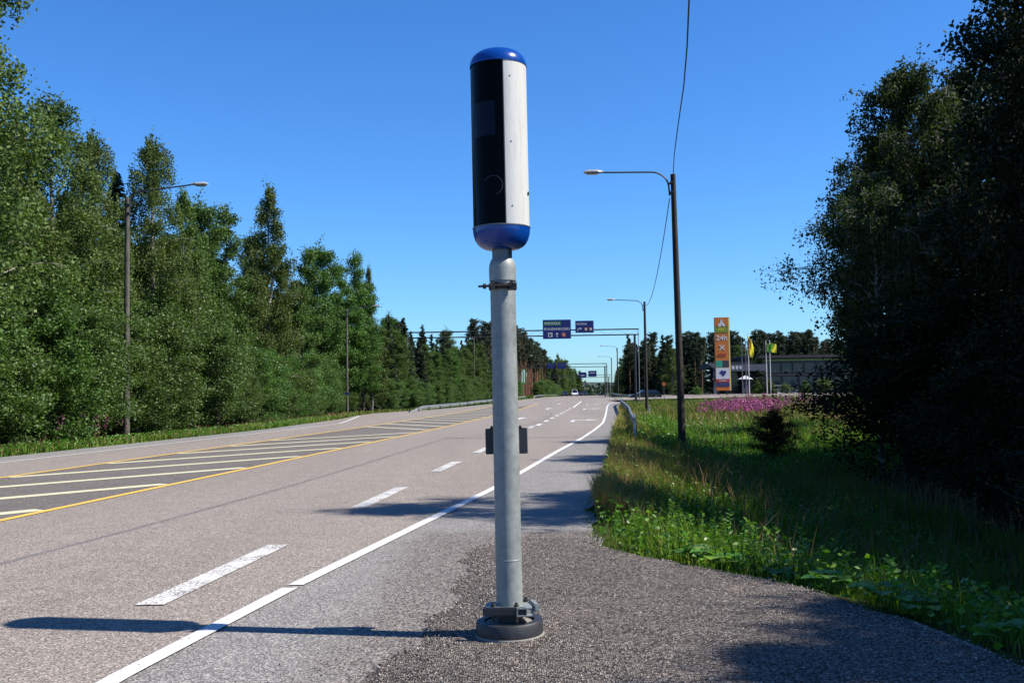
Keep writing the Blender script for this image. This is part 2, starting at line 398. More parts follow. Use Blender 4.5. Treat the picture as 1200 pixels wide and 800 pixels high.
# ------------------------------------------------------------------ road sheets and markings
def ribbon(name, fl, fr, s0, s1, dz, mat, parent=None, step=2., nx=2):
    n = max(2, int((s1-s0)/step)+1); S = np.linspace(s0, s1, n); V = []; 
    for s in S:
        a, b = float(fl(s)), float(fr(s))
        for k in range(nx):
            x = a+(b-a)*k/(nx-1); V.append((x, s, float(zroad(s))+dz))
    Q = [(r*nx+c, r*nx+c+1, (r+1)*nx+c+1, (r+1)*nx+c) for r in range(n-1) for c in range(nx-1)]
    return link(name, npmesh(name, V, Q, mat), parent)
U = lambda u: (lambda s: u+K*s)
EDGE_S = [-30, 5.7, 8.4, 17, 27.3, 35.6, 43.8, 54, 70, 100, 112, 119.6]
EDGE_U = [-3.2, -2.7, -2.53, -1.8, -1.25, -.73, -.36, 0, .18, .41, .6, .9]
edge_r = lambda s: np.interp(s, EDGE_S, EDGE_U)+K*s
road = ribbon('road', lambda s: xleft(s), lambda s: min(float(xedge(s)), float(edge_r(s))+.05) if s < 119 else float(xedge(s)), -30, 900, .012, MAT['asphalt'], step=1.5)
tag(road, kind='structure')
sh = ribbon('road_shoulder', lambda s: float(edge_r(s))-.05, lambda s: float(xedge(s))+.05*math.sin(s*3.1)+.03*math.sin(s*7.7), -30, 119, .008, MAT['asphalt_grey'], step=.4)
tag(sh, kind='structure')
isl = ribbon('hatched_island_asphalt', U(-12.2), U(-7.9), -20, 110, .016, MAT['asphalt_dark']); tag(isl, kind='structure')
shl = ribbon('left_shoulder', lambda s: xleft(s), U(-15.5), -20, 60, .016, MAT['asphalt_grey']); tag(shl, kind='structure')
def strip(name, uf, s0, s1, w, mat, step=2.):
    return ribbon(name, lambda s: uf(s)-w/2, lambda s: uf(s)+w/2, s0, s1, .021, mat, road, step)
strip('edge_line', edge_r, -10, 8.3, .13, MAT['white_line'], .5); strip('edge_line', edge_r, 8.42, 119.6, .13, MAT['white_line'], 1.)
def curve_strip(name, pts, w, mat, dz=.021, parent=None):
    V = []; P = [Vector(p) for p in pts]
    for k, p in enumerate(P):
        t = (P[min(k+1, len(P)-1)]-P[max(k-1, 0)]).normalized(); nrm = Vector((t.y, -t.x))
        for sgn in (-1, 1):
            q = p+nrm*sgn*w/2; V.append((q.x, q.y, max(float(zroad(q.y)), gz(q.x, q.y) if q.y > 118 else -9)+dz))
    return link(name, npmesh(name, V, [(2*k, 2*k+1, 2*k+3, 2*k+2) for k in range(len(P)-1)], mat), parent or road)
curve_strip('corner_edge_line', [(11.36, 119.6), (12.1, 124), (13.4, 128), (15.3, 131)], .15, MAT['white_line'])
s = 7.7; k = 0
while s < 50:
    strip('lane_dash', U(-3.4), s, s+3.05, .22, MAT['white_worn'], 1.); s += 6.55; k += 1
for k in range(8):
    s0 = 52+k*6.4; strip('lane_dash', U(-3.25+.02*k), s0-1.2, s0+1.2, .24, MAT['white_line'], 1.)
strip('lane_line', U(-2.9), 101, 140, .2, MAT['white_line'])
strip('yellow_line', U(-7.83), -10, 125, .14, MAT['yellow_line'])
strip('yellow_line', U(-12.3), -10, 125, .14, MAT['yellow_line'])
strip('far_edge_line', U(-15.4), -10, 60, .11, MAT['white_line'])
curve_strip('layby_line', [(-15.4+K*60, 60), (-16.4+K*66, 66), (-19+K*80, 80)], .14, MAT['white_line'])
for k in range(-3, 8):                                    # hatching of the island
    s = 14.6+4.15*k; curve_strip('hatch_stripe', [(-8.0+K*s, s), (-12.15+K*(s-6), s-6)], .34, MAT['cream_line'], .0205)
for k in range(0, 12):
    s = 53+4.6*k; curve_strip('hatch_stripe', [(-12.15+K*s, s), (-8.0+K*(s-6), s-6)], .34, MAT['cream_line'], .0205)
def arrow(u0, s0, right=False):
    b = []; x0 = u0+K*s0; z = float(zroad(s0))+.021
    z1 = float(zroad(s0+5))+.021
    zz = lambda t: z+(z1-z)*t/5
    def quad(ps): 
        i = len(b); b.extend([(x0+px+K*py, s0+py, zz(py)) for px, py in ps]); return i
    fs = []
    i = quad([(-.1, 0), (.1, 0), (.1, 3.2), (-.1, 3.2)]); fs.append((i, i+1, i+2, i+3))
    if right:
        i = quad([(.1, 2.2), (.75, 2.7), (.75, 3.3), (.1, 2.9)]); fs.append((i, i+1, i+2, i+3))
        i = quad([(.75, 2.0), (1.5, 3.1), (1.4, 3.3), (.75, 3.9)]); fs.append((i, i+1, i+2, i+3))
    else:
        i = quad([(-.35, 3.2), (.35, 3.2), (.04, 5), (-.04, 5)]); fs.append((i, i+1, i+2, i+3))
    link('road_arrow', npmesh('road_arrow', b, fs, MAT['white_line']), road)
for s0 in (62, 95, 120): arrow(-5.2, s0)
for s0 in (56, 92, 112): arrow(-1.7, s0, True)

# side road to the service station, kerb and red paving
side = MB(); sx = np.linspace(12, 75, 20)
def flat_strip(name, x0, x1, y0, y1, z0, z1, mat, kind='structure', th=0):
    xs = np.linspace(x0, x1, 14); V = []
    for x in xs:
        V.append((x, y0, z0)); V.append((x, y1, z1))
    Q = [(2*k, 2*k+2, 2*k+3, 2*k+1) for k in range(13)]
    if th:
        b = len(V)
        for x in xs: V.append((x, y0, z0-th))
        Q += [(b+k, b+k+1, 2*k+2, 2*k) for k in range(13)]
    return tag(link(name, npmesh(name, V, Q, mat)), kind=kind)
flat_strip('side_road', 13.6, 80, 129.5, 146, .80, 1.0, MAT['asphalt'])
flat_strip('side_road_kerb', 21, 80, 146, 146.3, 1.12, 1.12, MAT['concrete'], th=.14)
flat_strip('red_pavement', 21, 80, 146.3, 151, 1.125, 1.15, MAT['pink'])
flat_strip('station_forecourt', 22, 80, 152, 166, 1.16, 1.2, MAT['asphalt_grey'])

# gravel pad round the camera post
padL_Y = [1, 5.3, 6.6, 7.7, 9.2, 10.3, 10.9]; padL_X = [-1.3, -.85, -.62, -.48, -.42, -.5, .1]
def pad_left(y): return float(np.interp(y, padL_Y, padL_X))+.05*math.sin(y*5.1)+.03*math.sin(y*13.)+.02*math.sin(y*31.+2*math.sin(y*17))+.012*math.sin(y*57)
pad_right = lambda y: float(np.interp(y, [1, 4, 10, 10.9], [3.5, float(xedge(4))+.12, float(xedge(10))+.05, .7]))if y > 10 else float(xedge(y))+.1
pY = np.arange(1, 10.9, .035); V = []; nxp = 24
for y in pY:
    a, b = pad_left(y), pad_right(y)
    for k in range(nxp):
        t = k/(nxp-1); x = a+(b-a)*t; e = min(1, min(t, 1-t)*nxp*.35)
        V.append((x, y, .0095+.0185*e+.008*e*math.sin(x*9+y*4)*math.sin(y*7-x*3) - (.05 if t > .995 else 0)))
Q = [(r*nxp+c, r*nxp+c+1, (r+1)*nxp+c+1, (r+1)*nxp+c) for r in range(len(pY)-1) for c in range(nxp-1)]
tag(link('gravel_pad', npmesh('gravel_pad', V, Q, MAT['gravel'], smooth=True)), kind='structure')
def stones(N, name):
    y = 3.9+7.6*RNG.random(N)**.85; x = np.empty(N)
    al = np.array([pad_left(v) for v in y]); bl = np.interp(y, XE_Y, XE_X)
    t = RNG.random(N); x = al+(bl-al)*t
    out = RNG.random(N) < .15; x = np.where(out, al+.1-np.abs(RNG.normal(0, .42, N)), x); out = (x < al) | (y > 10.9)
    r = (.003+.008*RNG.random(N)**2.6)*np.where(out, .62, 1); z = np.where(out, .012, .024+.008*np.sin(x*9+y*4)*np.sin(y*7-x*3))+r*.15
    base = np.array([(1, 0, 0), (0, 1, 0), (-1, 0, 0), (0, -1, 0), (.1, .1, .75), (0, 0, -.6)], float)
    F = np.array([(0, 1, 4), (1, 2, 4), (2, 3, 4), (3, 0, 4), (1, 0, 5), (2, 1, 5), (3, 2, 5), (0, 3, 5)])
    V = base[None]*(.6+.8*RNG.random((N, 6, 1))); a = RNG.random(N)*2*PI; c, s_ = np.cos(a)[:, None], np.sin(a)[:, None]
    Vx = V[..., 0]*c-V[..., 1]*s_; Vy = V[..., 0]*s_+V[..., 1]*c
    V = np.stack([Vx, Vy, V[..., 2]], -1)*r[:, None, None]+np.stack([x, y, z], 1)[:, None, :]
    Fi = (F[None]+np.arange(N)[:, None, None]*6).reshape(-1, 3)
    tag(link(name, npmesh(name, V.reshape(-1, 3), Fi, MAT['stone'], np.repeat(RNG.random(N), 8))), 'loose crushed grey gravel scattered over the lay-by around the post', 'gravel', kind='stuff')
stones(30000, 'loose_gravel')

# ------------------------------------------------------------------ speed camera on its post
def speed_camera():
    o = empty('speed_camera', (-.04, 6.55, 0), 0, 'tall roadside speed camera with black glass front and blue caps on a galvanised post', 'speed camera')
    o.rotation_euler = (0, math.radians(-.35), 0)
    MB().lathe([(0, .0), (.221, .0), (.217, .034), (.2, .04), (0, .04)], 40).build('concrete_footing', MAT['concrete'], o)
    MB().lathe([(.205, .03), (.212, .04), (.213, .108), (.206, .12), (.19, .122), (.165, .119), (.160, .12), (.160, .05)], 48).build('rubber_ring', MAT['rubber'], o, rot=(0, math.radians(-1.6), 0))
    MB().lathe([(0, .112), (.156, .106), (.162, .06)], 40).build('base_plug', MAT['concrete'], o)
    # two flange plates with bolts and the channel clamp
    p1 = [(.17*math.cos(a)*(1.08 if k % 2 else .86), .15*math.sin(a)*(1.05 if k % 2 else .9)) for k, a in enumerate(np.linspace(0, 2*PI, 9)[:-1]+.2)]
    MB().prism(p1, .170, .192).build('flange_plate', MAT['galv'], o)
    p2 = [(.155*math.cos(a), .14*math.sin(a)) for a in np.linspace(0, 2*PI, 13)[:-1]]
    MB().prism(p2, .196, .214).build('flange_plate', MAT['galv'], o)
    MB().lathe([(.083, .1), (.083, .17)], 24).build('anchor_stub', MAT['steel_dark'], o)
    MB().box((-.03, -.150, .2), (.27, .035, .05), math.radians(-4), .006).build('clamp_bar', MAT['steel_dark'], o)
    br = MB(); br.box((.092, -.158, .221), (.095, .05, .008), 0); br.box((.092, -.158, .176), (.095, .05, .008)); br.box((.048, -.158, .198), (.008, .05, .037)); br.build('channel_bracket', MAT['galv'], o)
    MB().box((.155, -.02, .205), (.035, .16, .05), math.radians(12), .006).build('clamp_bar', MAT['galv'], o)
    for a in (35, 100, 215, 290):
        x, y = .125*math.cos(math.radians(a)), .115*math.sin(math.radians(a))
        MB().tube([(x, y, .12), (x, y, .245)], .009, 8).tube([(x, y, .214), (x, y, .23)], .017, 6, smooth=False).build('anchor_bolt', MAT['bolt'], o)
    MB().lathe([(.0835, .21), (.0832, .490), (.0846, .492), (.0846, .498), (.083, .50), (.0808, 2.245), (.080, 2.26), (.0, 2.261)], 40).build('post', MAT['galv'], o)
    # enclosing collar, neck
    MB().lathe([(.086, 2.262), (.0865, 2.34), (.083, 2.372), (.072, 2.40), (.064, 2.41)], 36).build('collar', MAT['galv'], o)
    MB().lathe([(.064, 2.35), (.064, 2.52)], 28).build('neck', MAT['steel'], o)
    MB().lathe([(.0875, 2.205), (.0905, 2.21), (.0905, 2.245), (.0875, 2.25)], 36).build('clamp_band', MAT['steel_dark'], o)
    cb = MB(); cb.tube([(-.155, -.09, 2.222), (.085, -.108, 2.227)], .0075, 8); cb.tube([(-.125, -.094, 2.222), (-.105, -.095, 2.222)], .017, 6, smooth=False); cb.tube([(-.088, -.097, 2.222), (-.07, -.098, 2.222)], .02, 6, smooth=False)
    cb.tube([(.066, -.107, 2.227), (.088, -.108, 2.227)], .018, 6, smooth=False); cb.box((-.06, -.088, 2.227), (.022, .04, .05)); cb.box((.055, -.095, 2.227), (.022, .03, .05)); cb.build('clamp_bolt', MAT['bolt'], o)
    # marker box strapped behind the post
    MB().box((0, .115, 1.235), (.268, .045, .165), 0, .004).build('rear_box', MAT['black'], o)
    MB().box((.1365, .118, 1.235), (.005, .05, .168)).build('box_edge_trim', MAT['galv'], o)
    MB().box((.068, .085, 1.165), (.02, .03, .11)).build('bracket', MAT['black'], o)
    for sx_ in (-1, 1): MB().tube([(sx_*.06, .1, 1.305), (sx_*.1, .1, 1.327)], .012, 8).build('box_screw', MAT['bolt'], o)
    # enclosure
    A = math.radians
    R = .181; z0, z1 = 2.60, 3.655
    MB().lathe([(R-.012, z0), (R, z0), (R, z1), (R-.012, z1)], 60, a0=A(9.4), a1=A(360-84)).build('white_shell', MAT['white'], o)
    MB().lathe([(R-.003, z0), (R-.003, z1)], 24, a0=A(-84), a1=A(9)).build('black_glass', MAT['glass_black'], o)
    w = MB(); w.lathe([(R-.0015, 3.17), (R-.0015, 3.39)], 16, a0=A(-62), a1=A(-8)); w.build('upper_window', MAT['glass_inner'], o)
    ln = MB(); cx = A(-15); 
    for k in range(14):
        a, b = A(-60+k*16), A(-60+(k+1)*16)
        def P(t, rr):
            return ((R+.001)*math.sin(cx+math.sin(t)*rr/R), -(R+.001)*math.cos(cx+math.sin(t)*rr/R), 2.85+math.cos(t)*rr)
        ln.add([P(a, .060), P(a, .064), P(b, .064), P(b, .060)], [(0, 1, 2, 3)])
    ln.build('lens_ring', MAT['steel_dark'], o)
    MB().tube([(R*math.sin(A(73)), -R*math.cos(A(73)), 2.815), ((R+.006)*math.sin(A(73)), -(R+.006)*math.cos(A(73)), 2.815)], .012, 12).build('lock', MAT['bolt'], o)
    for zz in (2.72, 3.13, 3.55):
        for an in (24, 150, 262): MB().tube([(R*math.sin(A(an)), -R*math.cos(A(an)), zz), ((R+.003)*math.sin(A(an)), -(R+.003)*math.cos(A(an)), zz)], .005, 8).build('rivet', MAT['steel'], o)
    MB().lathe([(R+.0006, z0), (R+.0022, z0), (R+.0022, z1), (R+.0006, z1)], 2, a0=A(8.6), a1=A(10.6)).build('glass_frame', MAT['steel_dark'], o)
    cap = [(R+.004, z1-.004)]+[((R+.004)*(math.cos(t))**.62, z1+.108*math.sin(t)) for t in np.linspace(0, PI/2, 12)]
    MB().lathe(cap, 48).build('top_cap', MAT['blue'], o)
    cap = [(R+.004, z0+.004)]+[((R+.004)*(math.cos(t))**.5, z0-.14*math.sin(t)) for t in np.linspace(0, PI/2, 14)]
    MB().lathe(cap, 48).build('bottom_cap', MAT['blue'], o)
    MB().lathe([(R+.0015, z0-.002), (R+.0065, z0), (R+.0065, z0+.006), (R+.001, z0+.008)], 48).build('cap_rim', MAT['steel'], o)
speed_camera()

# ------------------------------------------------------------------ street lamps
def lamp(x, y, H, side, label, group='street lamps on wooden poles along the road', wood='pole_wood', lean=0., arm=3.0, rise=.3, name='street_lamp', zb=None, detail=True):
    z0 = gz(x, y)-.15 if zb is None else zb
    o = empty(name, (x, y, z0), 0, label, 'street lamp', group); o.rotation_euler = (0, lean, 0)
    h = H-z0
    MB().tube([(0, 0, 0), (0, 0, h*.5), (0, 0, h)], [.135, .113, .09], 14).build('pole', MAT[wood], o)
    s = side
    if rise < .15:       # quarter-bend arm clamped beside the top
        pts = [(s*.14, 0, h-.75), (s*.16, 0, h-.45)]+[(s*(.16+.62*(1-math.cos(t))), 0, h-.45+.55*math.sin(t)) for t in np.linspace(.2, PI/2, 7)]+[(s*arm*.83, 0, h+.1+rise)]
    else:
        pts = [(s*.1, 0, h-.75), (s*.11, 0, h-.1), (s*.2, 0, h+.12), (s*.45, 0, h+.22), (s*arm*.83, 0, h+.22+rise)]
    MB().tube(pts, .03, 8).build('arm', MAT['steel_dark'], o)
    if detail:
        for q_ in (.3, .65): MB().box((s*.08, 0, h-q_), (.1, .3, .06)).build('arm_clamp', MAT['steel_dark'], o)
    e = pts[-1]; hz = e[2]
    hd = MB(); sec = [(0, .05, .05), (.14, .08, .07), (.2, .13, .085), (.55, .15, .09), (.68, .10, .05)]
    vs = []; fs = []; n = 10
    for t, w_, hh in sec:
        for q in range(n):
            an = 2*PI*q/n; vs.append((e[0]+s*t, w_*math.cos(an), hz+.02+hh*math.sin(an)*(1 if math.sin(an) > 0 else .7)))
    for i_ in range(len(sec)-1):
        for q in range(n): fs.append((i_*n+q, i_*n+(q+1) % n, (i_+1)*n+(q+1) % n, (i_+1)*n+q))
    fs += [tuple(range(n)), tuple(range((len(sec)-1)*n, len(sec)*n))]
    hd.add(vs, fs, True).build('lamp_head', MAT['head_white'], o)
    MB().box((e[0]+s*.4, 0, hz-.045), (.38, .18, .03), 0, .01).build('lamp_lens', MAT['lens'], o)
    return o
lamp(5.86, 35.7, 9.2, -1, 'tall dark wooden lamp pole standing in the ditch, nearest on the right', wood='pole_dark', lean=math.radians(-.6), arm=2.95, rise=.03)
lamp(10.95, 84, 9.05, -1, 'second lamp pole on the right, cable end hanging beside its top', wood='pole_dark', rise=.08, arm=2.9)
lamp(19.5, 190, 10.0, -1, 'lamp pole beyond the big sign gantry, third on the right', wood='pole_dark', rise=.2, detail=False)
lamp(24.2, 250, 10.3, -1, 'thin far lamp pole just left of the third one on the right', wood='pole_dark', rise=.2, detail=False)
lamp(28.5, 310, 10.3, -1, 'farthest tiny lamp pole on the right side of the road', wood='pole_dark', rise=.2, detail=False)
lamp(-15.45, 41, 9.75, 1, 'grey wooden lamp pole in front of the birches, nearest on the left', rise=.25, arm=3.1)
o = lamp(-15.35, 95, 9.8, 1, 'lamp pole with small blue plate at the left lay-by', rise=.1, arm=2.9)
MB().box((0, -.15, 2.2), (.45, .03, .22), 0, .005).build('blue_plate', MAT['sign_blue'], o)
lamp(-5.62, 150, 10.2, 1, 'far left lamp pole behind the long guardrail', rise=.2, detail=False)
lamp(1.6, 240, 10.3, 1, 'farthest left lamp pole, its head showing right of the camera post', rise=.2, detail=False)
def sag(a, b, d, n=24):
    a, b = Vector(a), Vector(b); return [a.lerp(b, t)-Vector((0, 0, d*4*t*(1-t))) for t in np.linspace(0, 1, n)]
tag(MB().tube([(5.75, 35.6, 9.15), (5.05, 31, 8.77), (4.4, 26.3, 8.43), (3.78, 21.7, 8.12), (3.3, 18.5, 7.87), (2.85, 15.7, 7.66), (2.1, 11, 7.42), (1.3, 6, 7.3), (.2, -1, 7.35), (-1.3, -11, 7.9)], .014, 6).build('overhead_cable', MAT['cable']), 'black overhead cable running up out of the picture from the nearest right lamp pole', 'cable')
tag(MB().tube(sag((5.62, 35.7, 8.35), (10.9, 84, 8.85), 1.3), .016, 6).build('overhead_cable', MAT['cable']), 'thin cable sagging between the first and second right lamp poles', 'cable')

# ------------------------------------------------------------------ sign gantries
def gantry(x0, x1, y, zt, label, post_h, sc=1, z0r=None, lattice_left=True):
    o = empty('sign_gantry', (0, y, 0), 0, label, 'sign gantry')
    h = .62*sc
    for dy in (-.3, .3):
        for dz_ in (0, -h): MB().tube([(x0, dy, zt+dz_), (x1, dy, zt+dz_)], .055*sc, 6).build('beam_chord', MAT['steel_dark'], o)
    br = MB(); n = int((x1-x0)/1.1)
    for k in range(n):
        xa, xb = x0+(x1-x0)*k/n, x0+(x1-x0)*(k+1)/n
        br.tube([(xa, .3, zt-(0 if k % 2 else h)), (xb, .3, zt-(h if k % 2 else 0))], .012*sc, 4, cap=False)
        br.tube([(xa, -.3, zt), (xb, .3, zt)], .012*sc, 4, cap=False)
    tag(br.build('beam_lacing', MAT['steel_dark'], o), kind='stuff')
    zr_ = gz(x1, y)-.1
    MB().tube([(x1-.45, 0, zr_), (x1-.45, 0, zt-h)], .13*sc, 10).build('post', MAT['steel_dark'], o)
    MB().tube([(x1, .3, zr_), (x1, .3, zt)], .045*sc, 8).build('post', MAT['galv'], o)
    if lattice_left:
        lt = MB(); zl = gz(x0, y)-.1; w_ = .35
        for a in (-w_, w_):
            for b in (-w_, w_): lt.tube([(x0+a, b, zl), (x0+a, b, zt)], .03, 5)
        nn = 14
        for k in range(nn):
            za, zb_ = zl+(zt-zl)*k/nn, zl+(zt-zl)*(k+1)/nn
            for b in (-w_, w_):
                lt.tube([(x0-w_, b, za), (x0+w_, b, zb_)], .018, 4, cap=False); lt.tube([(x0+w_, b, za), (x0-w_, b, zb_)], .018, 4, cap=False)
        lt.build('lattice_mast', MAT['galv'], o)
    return o
gantry(-12.1, 14.25, 115, 8.75, 'wide steel gantry carrying the two blue direction signs over the road', 8)
gantry(-4, 18.5, 200, 7.45, 'smaller far gantry with two small dark signs over the road', 7, lattice_left=False)
gantry(8, 25, 262, 6.4, 'farthest gantry with two small blue signs near the horizon', 6, lattice_left=False)
def sign(name, xc, y, zc, w, h, label, mat='sign_blue', cat='road sign', group=None):
    o = empty(name, (xc, y, zc), 0, label, cat, group)
    MB().box((0, 0, 0), (w, .06, h), 0, .02).build('sign_panel', MAT[mat], o)
    return o
def bar(o, name, x, z, w, h, mat, dy=-.04):
    return MB().box((x, dy, z), (w, .012, h)).build(name, MAT[mat], o)
s1 = sign('direction_sign', 5.05, 114.55, 8.83, 3.15, 2.15, 'larger blue sign reading Kouvola and Kuusankoski with an up arrow')
bar(s1, 'green_field', -.5, .65, 1.95, .5, 'sign_green')
text('town_name', 'KOUVOLA', .4, MAT['sign_white'], s1, (-.5, -.052, .65), 1.75)
text('town_name', 'KUUSANKOSKI', .4, MAT['sign_white'], s1, (0, -.04, .02), 2.85)
bar(s1, 'symbol_square', -.75, -.62, .48, .48, 'sign_white'); bar(s1, 'symbol_cross', -.75, -.62, .22, .3, 'black', -.05)
MB().prism([(-.04, -.28), (.04, -.28), (.04, .05), (.16, .02), (0, .27), (-.16, .02), (-.04, .05)], -.046, -.034, 'Y').build('arrow', MAT['sign_white'], s1, (0, 0, -.62))
MB().lathe([(0, -.006), (.25, -.006), (.25, .006), (0, .006)], 20).build('route_disc', MAT['sign_orange'], s1, (.75, -.04, -.62), (PI/2, 0, 0))
bar(s1, 'disc_mark', .75, -.6, .07, .3, 'sign_white', -.052)
s2 = sign('direction_sign', 8.15, 114.55, 9.07, 2.05, 1.35, 'smaller blue sign reading Koria with a turning arrow')
text('town_name', 'KORIA', .34, MAT['sign_white'], s2, (-.3, -.04, .3), 1.15)
a2 = MB(); a2.box((-.75, -.04, -.35), (.07, .012, .34)); a2.prism([(-.72, -.16), (-.5, -.16), (-.5, -.05), (-.3, -.2), (-.5, -.35), (-.5, -.24), (-.72, -.24)], -.0465, -.0345, 'Y'); a2.build('arrow', MAT['sign_white'], s2)
bar(s2, 'symbol_strip', .42, -.28, .85, .36, 'sign_orange'); 
for k in range(3): bar(s2, 'symbol', .14+k*.28, -.28, .2, .26, 'sign_white' if k != 1 else 'black', -.052)
s3 = sign('direction_sign', 9.6, 199.5, 7.12, 1.65, 1.2, 'small dark blue sign on the far gantry, right one of its pair'); bar(s3, 'lettering_band', 0, .2, 1.2, .12, 'facade2')
s4 = sign('direction_sign', 7.5, 199.5, 7.2, 1.5, 1.1, 'small dark blue sign on the far gantry, left one of its pair'); bar(s4, 'lettering_band', 0, .2, 1.1, .12, 'facade2')
s5 = sign('direction_sign', 20.4, 261.5, 6.7, 2.1, 1.5, 'bright blue sign nearest the sky gap on the farthest gantry'); bar(s5, 'lettering_band', 0, .2, 1.4, .2, 'sign_white')
s6 = sign('direction_sign', 17.9, 261.5, 6.4, 1.95, 1.4, 'blue sign against the trees on the farthest gantry'); bar(s6, 'lettering_band', 0, -.1, 1.0, .2, 'sign_white')

# ------------------------------------------------------------------ guardrails and marker posts
def guardrail(pts, label, ph=.72, step=4., group=None, mat='galv'):
    """pts: x,y along; W-beam on posts"""
    P = [Vector((a, b, 0)) for a, b in pts]
    o = empty('guardrail', (P[0].x, P[0].y, 0), 0, label, 'guardrail', group)
    prof = [(-.02, -.155), (.06, -.12), (.06, -.06), (-.02, -.02), (-.02, .02), (.06, .06), (.06, .12), (-.02, .155)]
    V = []; F = []; n = len(prof); o0 = Vector((P[0].x, P[0].y, 0)); dense = []
    for k in range(len(P)-1):
        m = max(1, int((P[k+1]-P[k]).length/2)); dense += [P[k].lerp(P[k+1], q/m) for q in range(m)]
    dense.append(P[-1]); L = 0
    for k, p in enumerate(dense):
        t = (dense[min(k+1, len(dense)-1)]-dense[max(k-1, 0)]).normalized(); nr = Vector((-t.y, t.x, 0))
        e = min(1, (k*2)/8+.35) if ph < .7 else 1
        z = gz(p.x, p.y)+ph*e-.15
        for a, b in prof: V.append(p+nr*a-o0+Vector((0, 0, z+b)))
    for k in range(len(dense)-1):
        for q in range(n-1): F.append((k*n+q, k*n+q+1, (k+1)*n+q+1, (k+1)*n+q))
    mb = MB(); mb.add(V, F); mb.build('rail', MAT[mat], o)
    acc = 0; last = -9
    pm = MB().box((0, 0, ph/2-.1), (.1, .12, ph+.1), 0).mesh('post', MAT['steel_dark'])
    for k in range(len(dense)):
        if k: acc += (dense[k]-dense[k-1]).length
        if acc-last >= step:
            last = acc; p = dense[k]; link('post', pm, o, (p.x-o0.x, p.y-o0.y, gz(p.x, p.y)-.1))
    return o
guardrail([(3.85, 32.5), (4.4, 37), (5.2, 45), (6.9, 61), (9.5, 89), (10.9, 104), (12.0, 112)], 'near guardrail along the right shoulder, its end facing the viewer', .82)
guardrail([(21.5, 150), (18.0, 152.5), (16.6, 158), (17.3, 170), (19.5, 200), (24, 250)], 'guardrail on the right beyond the side road junction', .75)
guardrail([(-11.2+2.0, 91), (-8.5, 97), (-5.8, 112), (-3.2, 128), (-1.6, 142), (.1, 160), (2.3, 180)], 'long guardrail at the left edge beyond the lay-by', .6)
guardrail([(3.8, 190), (7.3, 235), (13.2, 300)], 'short far guardrail in front of the pine trunks', .6)
def marker_post(x, y, label, h=1.05):
    o = empty('marker_post', (x, y, gz(x, y)-.05), 0, label, 'marker post', 'white marker posts beside the shoulder')
    MB().box((0, 0, h/2), (.07, .1, h), 0, .01).build('stake', MAT['gravelwhite'], o)
    MB().box((0, -.008, h-.16), (.074, .1, .14)).build('dark_band', MAT['galv'], o)
marker_post(3.62, 30.6, 'white post standing at the near end of the right guardrail', 1.1)
marker_post(9.3, 70, 'smaller white post in the grass behind the right guardrail', 1.0)

# ------------------------------------------------------------------ service station
def station():
    by = 165; g = 1.15
    o = empty('service_station', (42, by, g), 0, 'low dark service station building with grey canopy fascia and window strips', 'building')
    MB().box((4.5, 6, 2.9), (17.5, 12, 5.6)).build('wall', MAT['facade'], o)
    MB().box((4.5, 6, 5.93), (18.1, 12.8, .42)).build('roof', MAT['roof'], o)
    MB().box((-6.6, 4, 4.62), (7.2, 10, .9)).build('canopy', MAT['roof'], o)
    MB().box((-5.4, -1.2, 4.2), (8.4, .25, 1.05)).build('fascia', MAT['facade2'], o)
    MB().prism([(-10.9, 4.95), (-8.3, 4.95), (-9.3, 4.25), (-9.9, 4.25)], -1.4, -.2, 'Y').build('canopy_corner', MAT['facade2'], o)
    MB().box((-9.6, -.8, 2.1), (.55, .5, 4.3)).build('column', MAT['facade2'], o)
    MB().box((-5.5, 3.5, 2.0), (7.4, .3, 4.0)).build('recess_wall', MAT['window'], o)
    lt = MB()
    for k in range(6): lt.box((-8.6+k*.62, -1.335, 4.25), (.36+.06*(k % 2), .02, .5))
    lt.build('fascia_lettering', MAT['sign_white'], o)
    for k in range(9):
        x = -3.4+k*1.85
        w_ = MB().box((x, -.03, 4.1), (1.55, .1, 1.5)).build('window', MAT['window'], o)
        MB().box((x, -.09, 4.1), (.06, .05, 1.5)).build('mullion', MAT['facade2'], w_)
    for k in range(6):
        x = -2.8+k*2.7; MB().box((x, -.03, 1.5), (2.2, .1, 2.4)).build('window', MAT['window'], o)
    MB().box((4.5, -.06, 5.35), (17.3, .1, .22)).build('green_stripe', MAT['leafgreen'], o)
    MB().box((4.5, -.05, 3.0), (17.3, .12, .2)).build('ledge', MAT['roof'], o)
    MB().box((-3.2, 2, 5.4), (1.0, 1, .5)).build('roof_vent', MAT['sign_white'], o)
station()
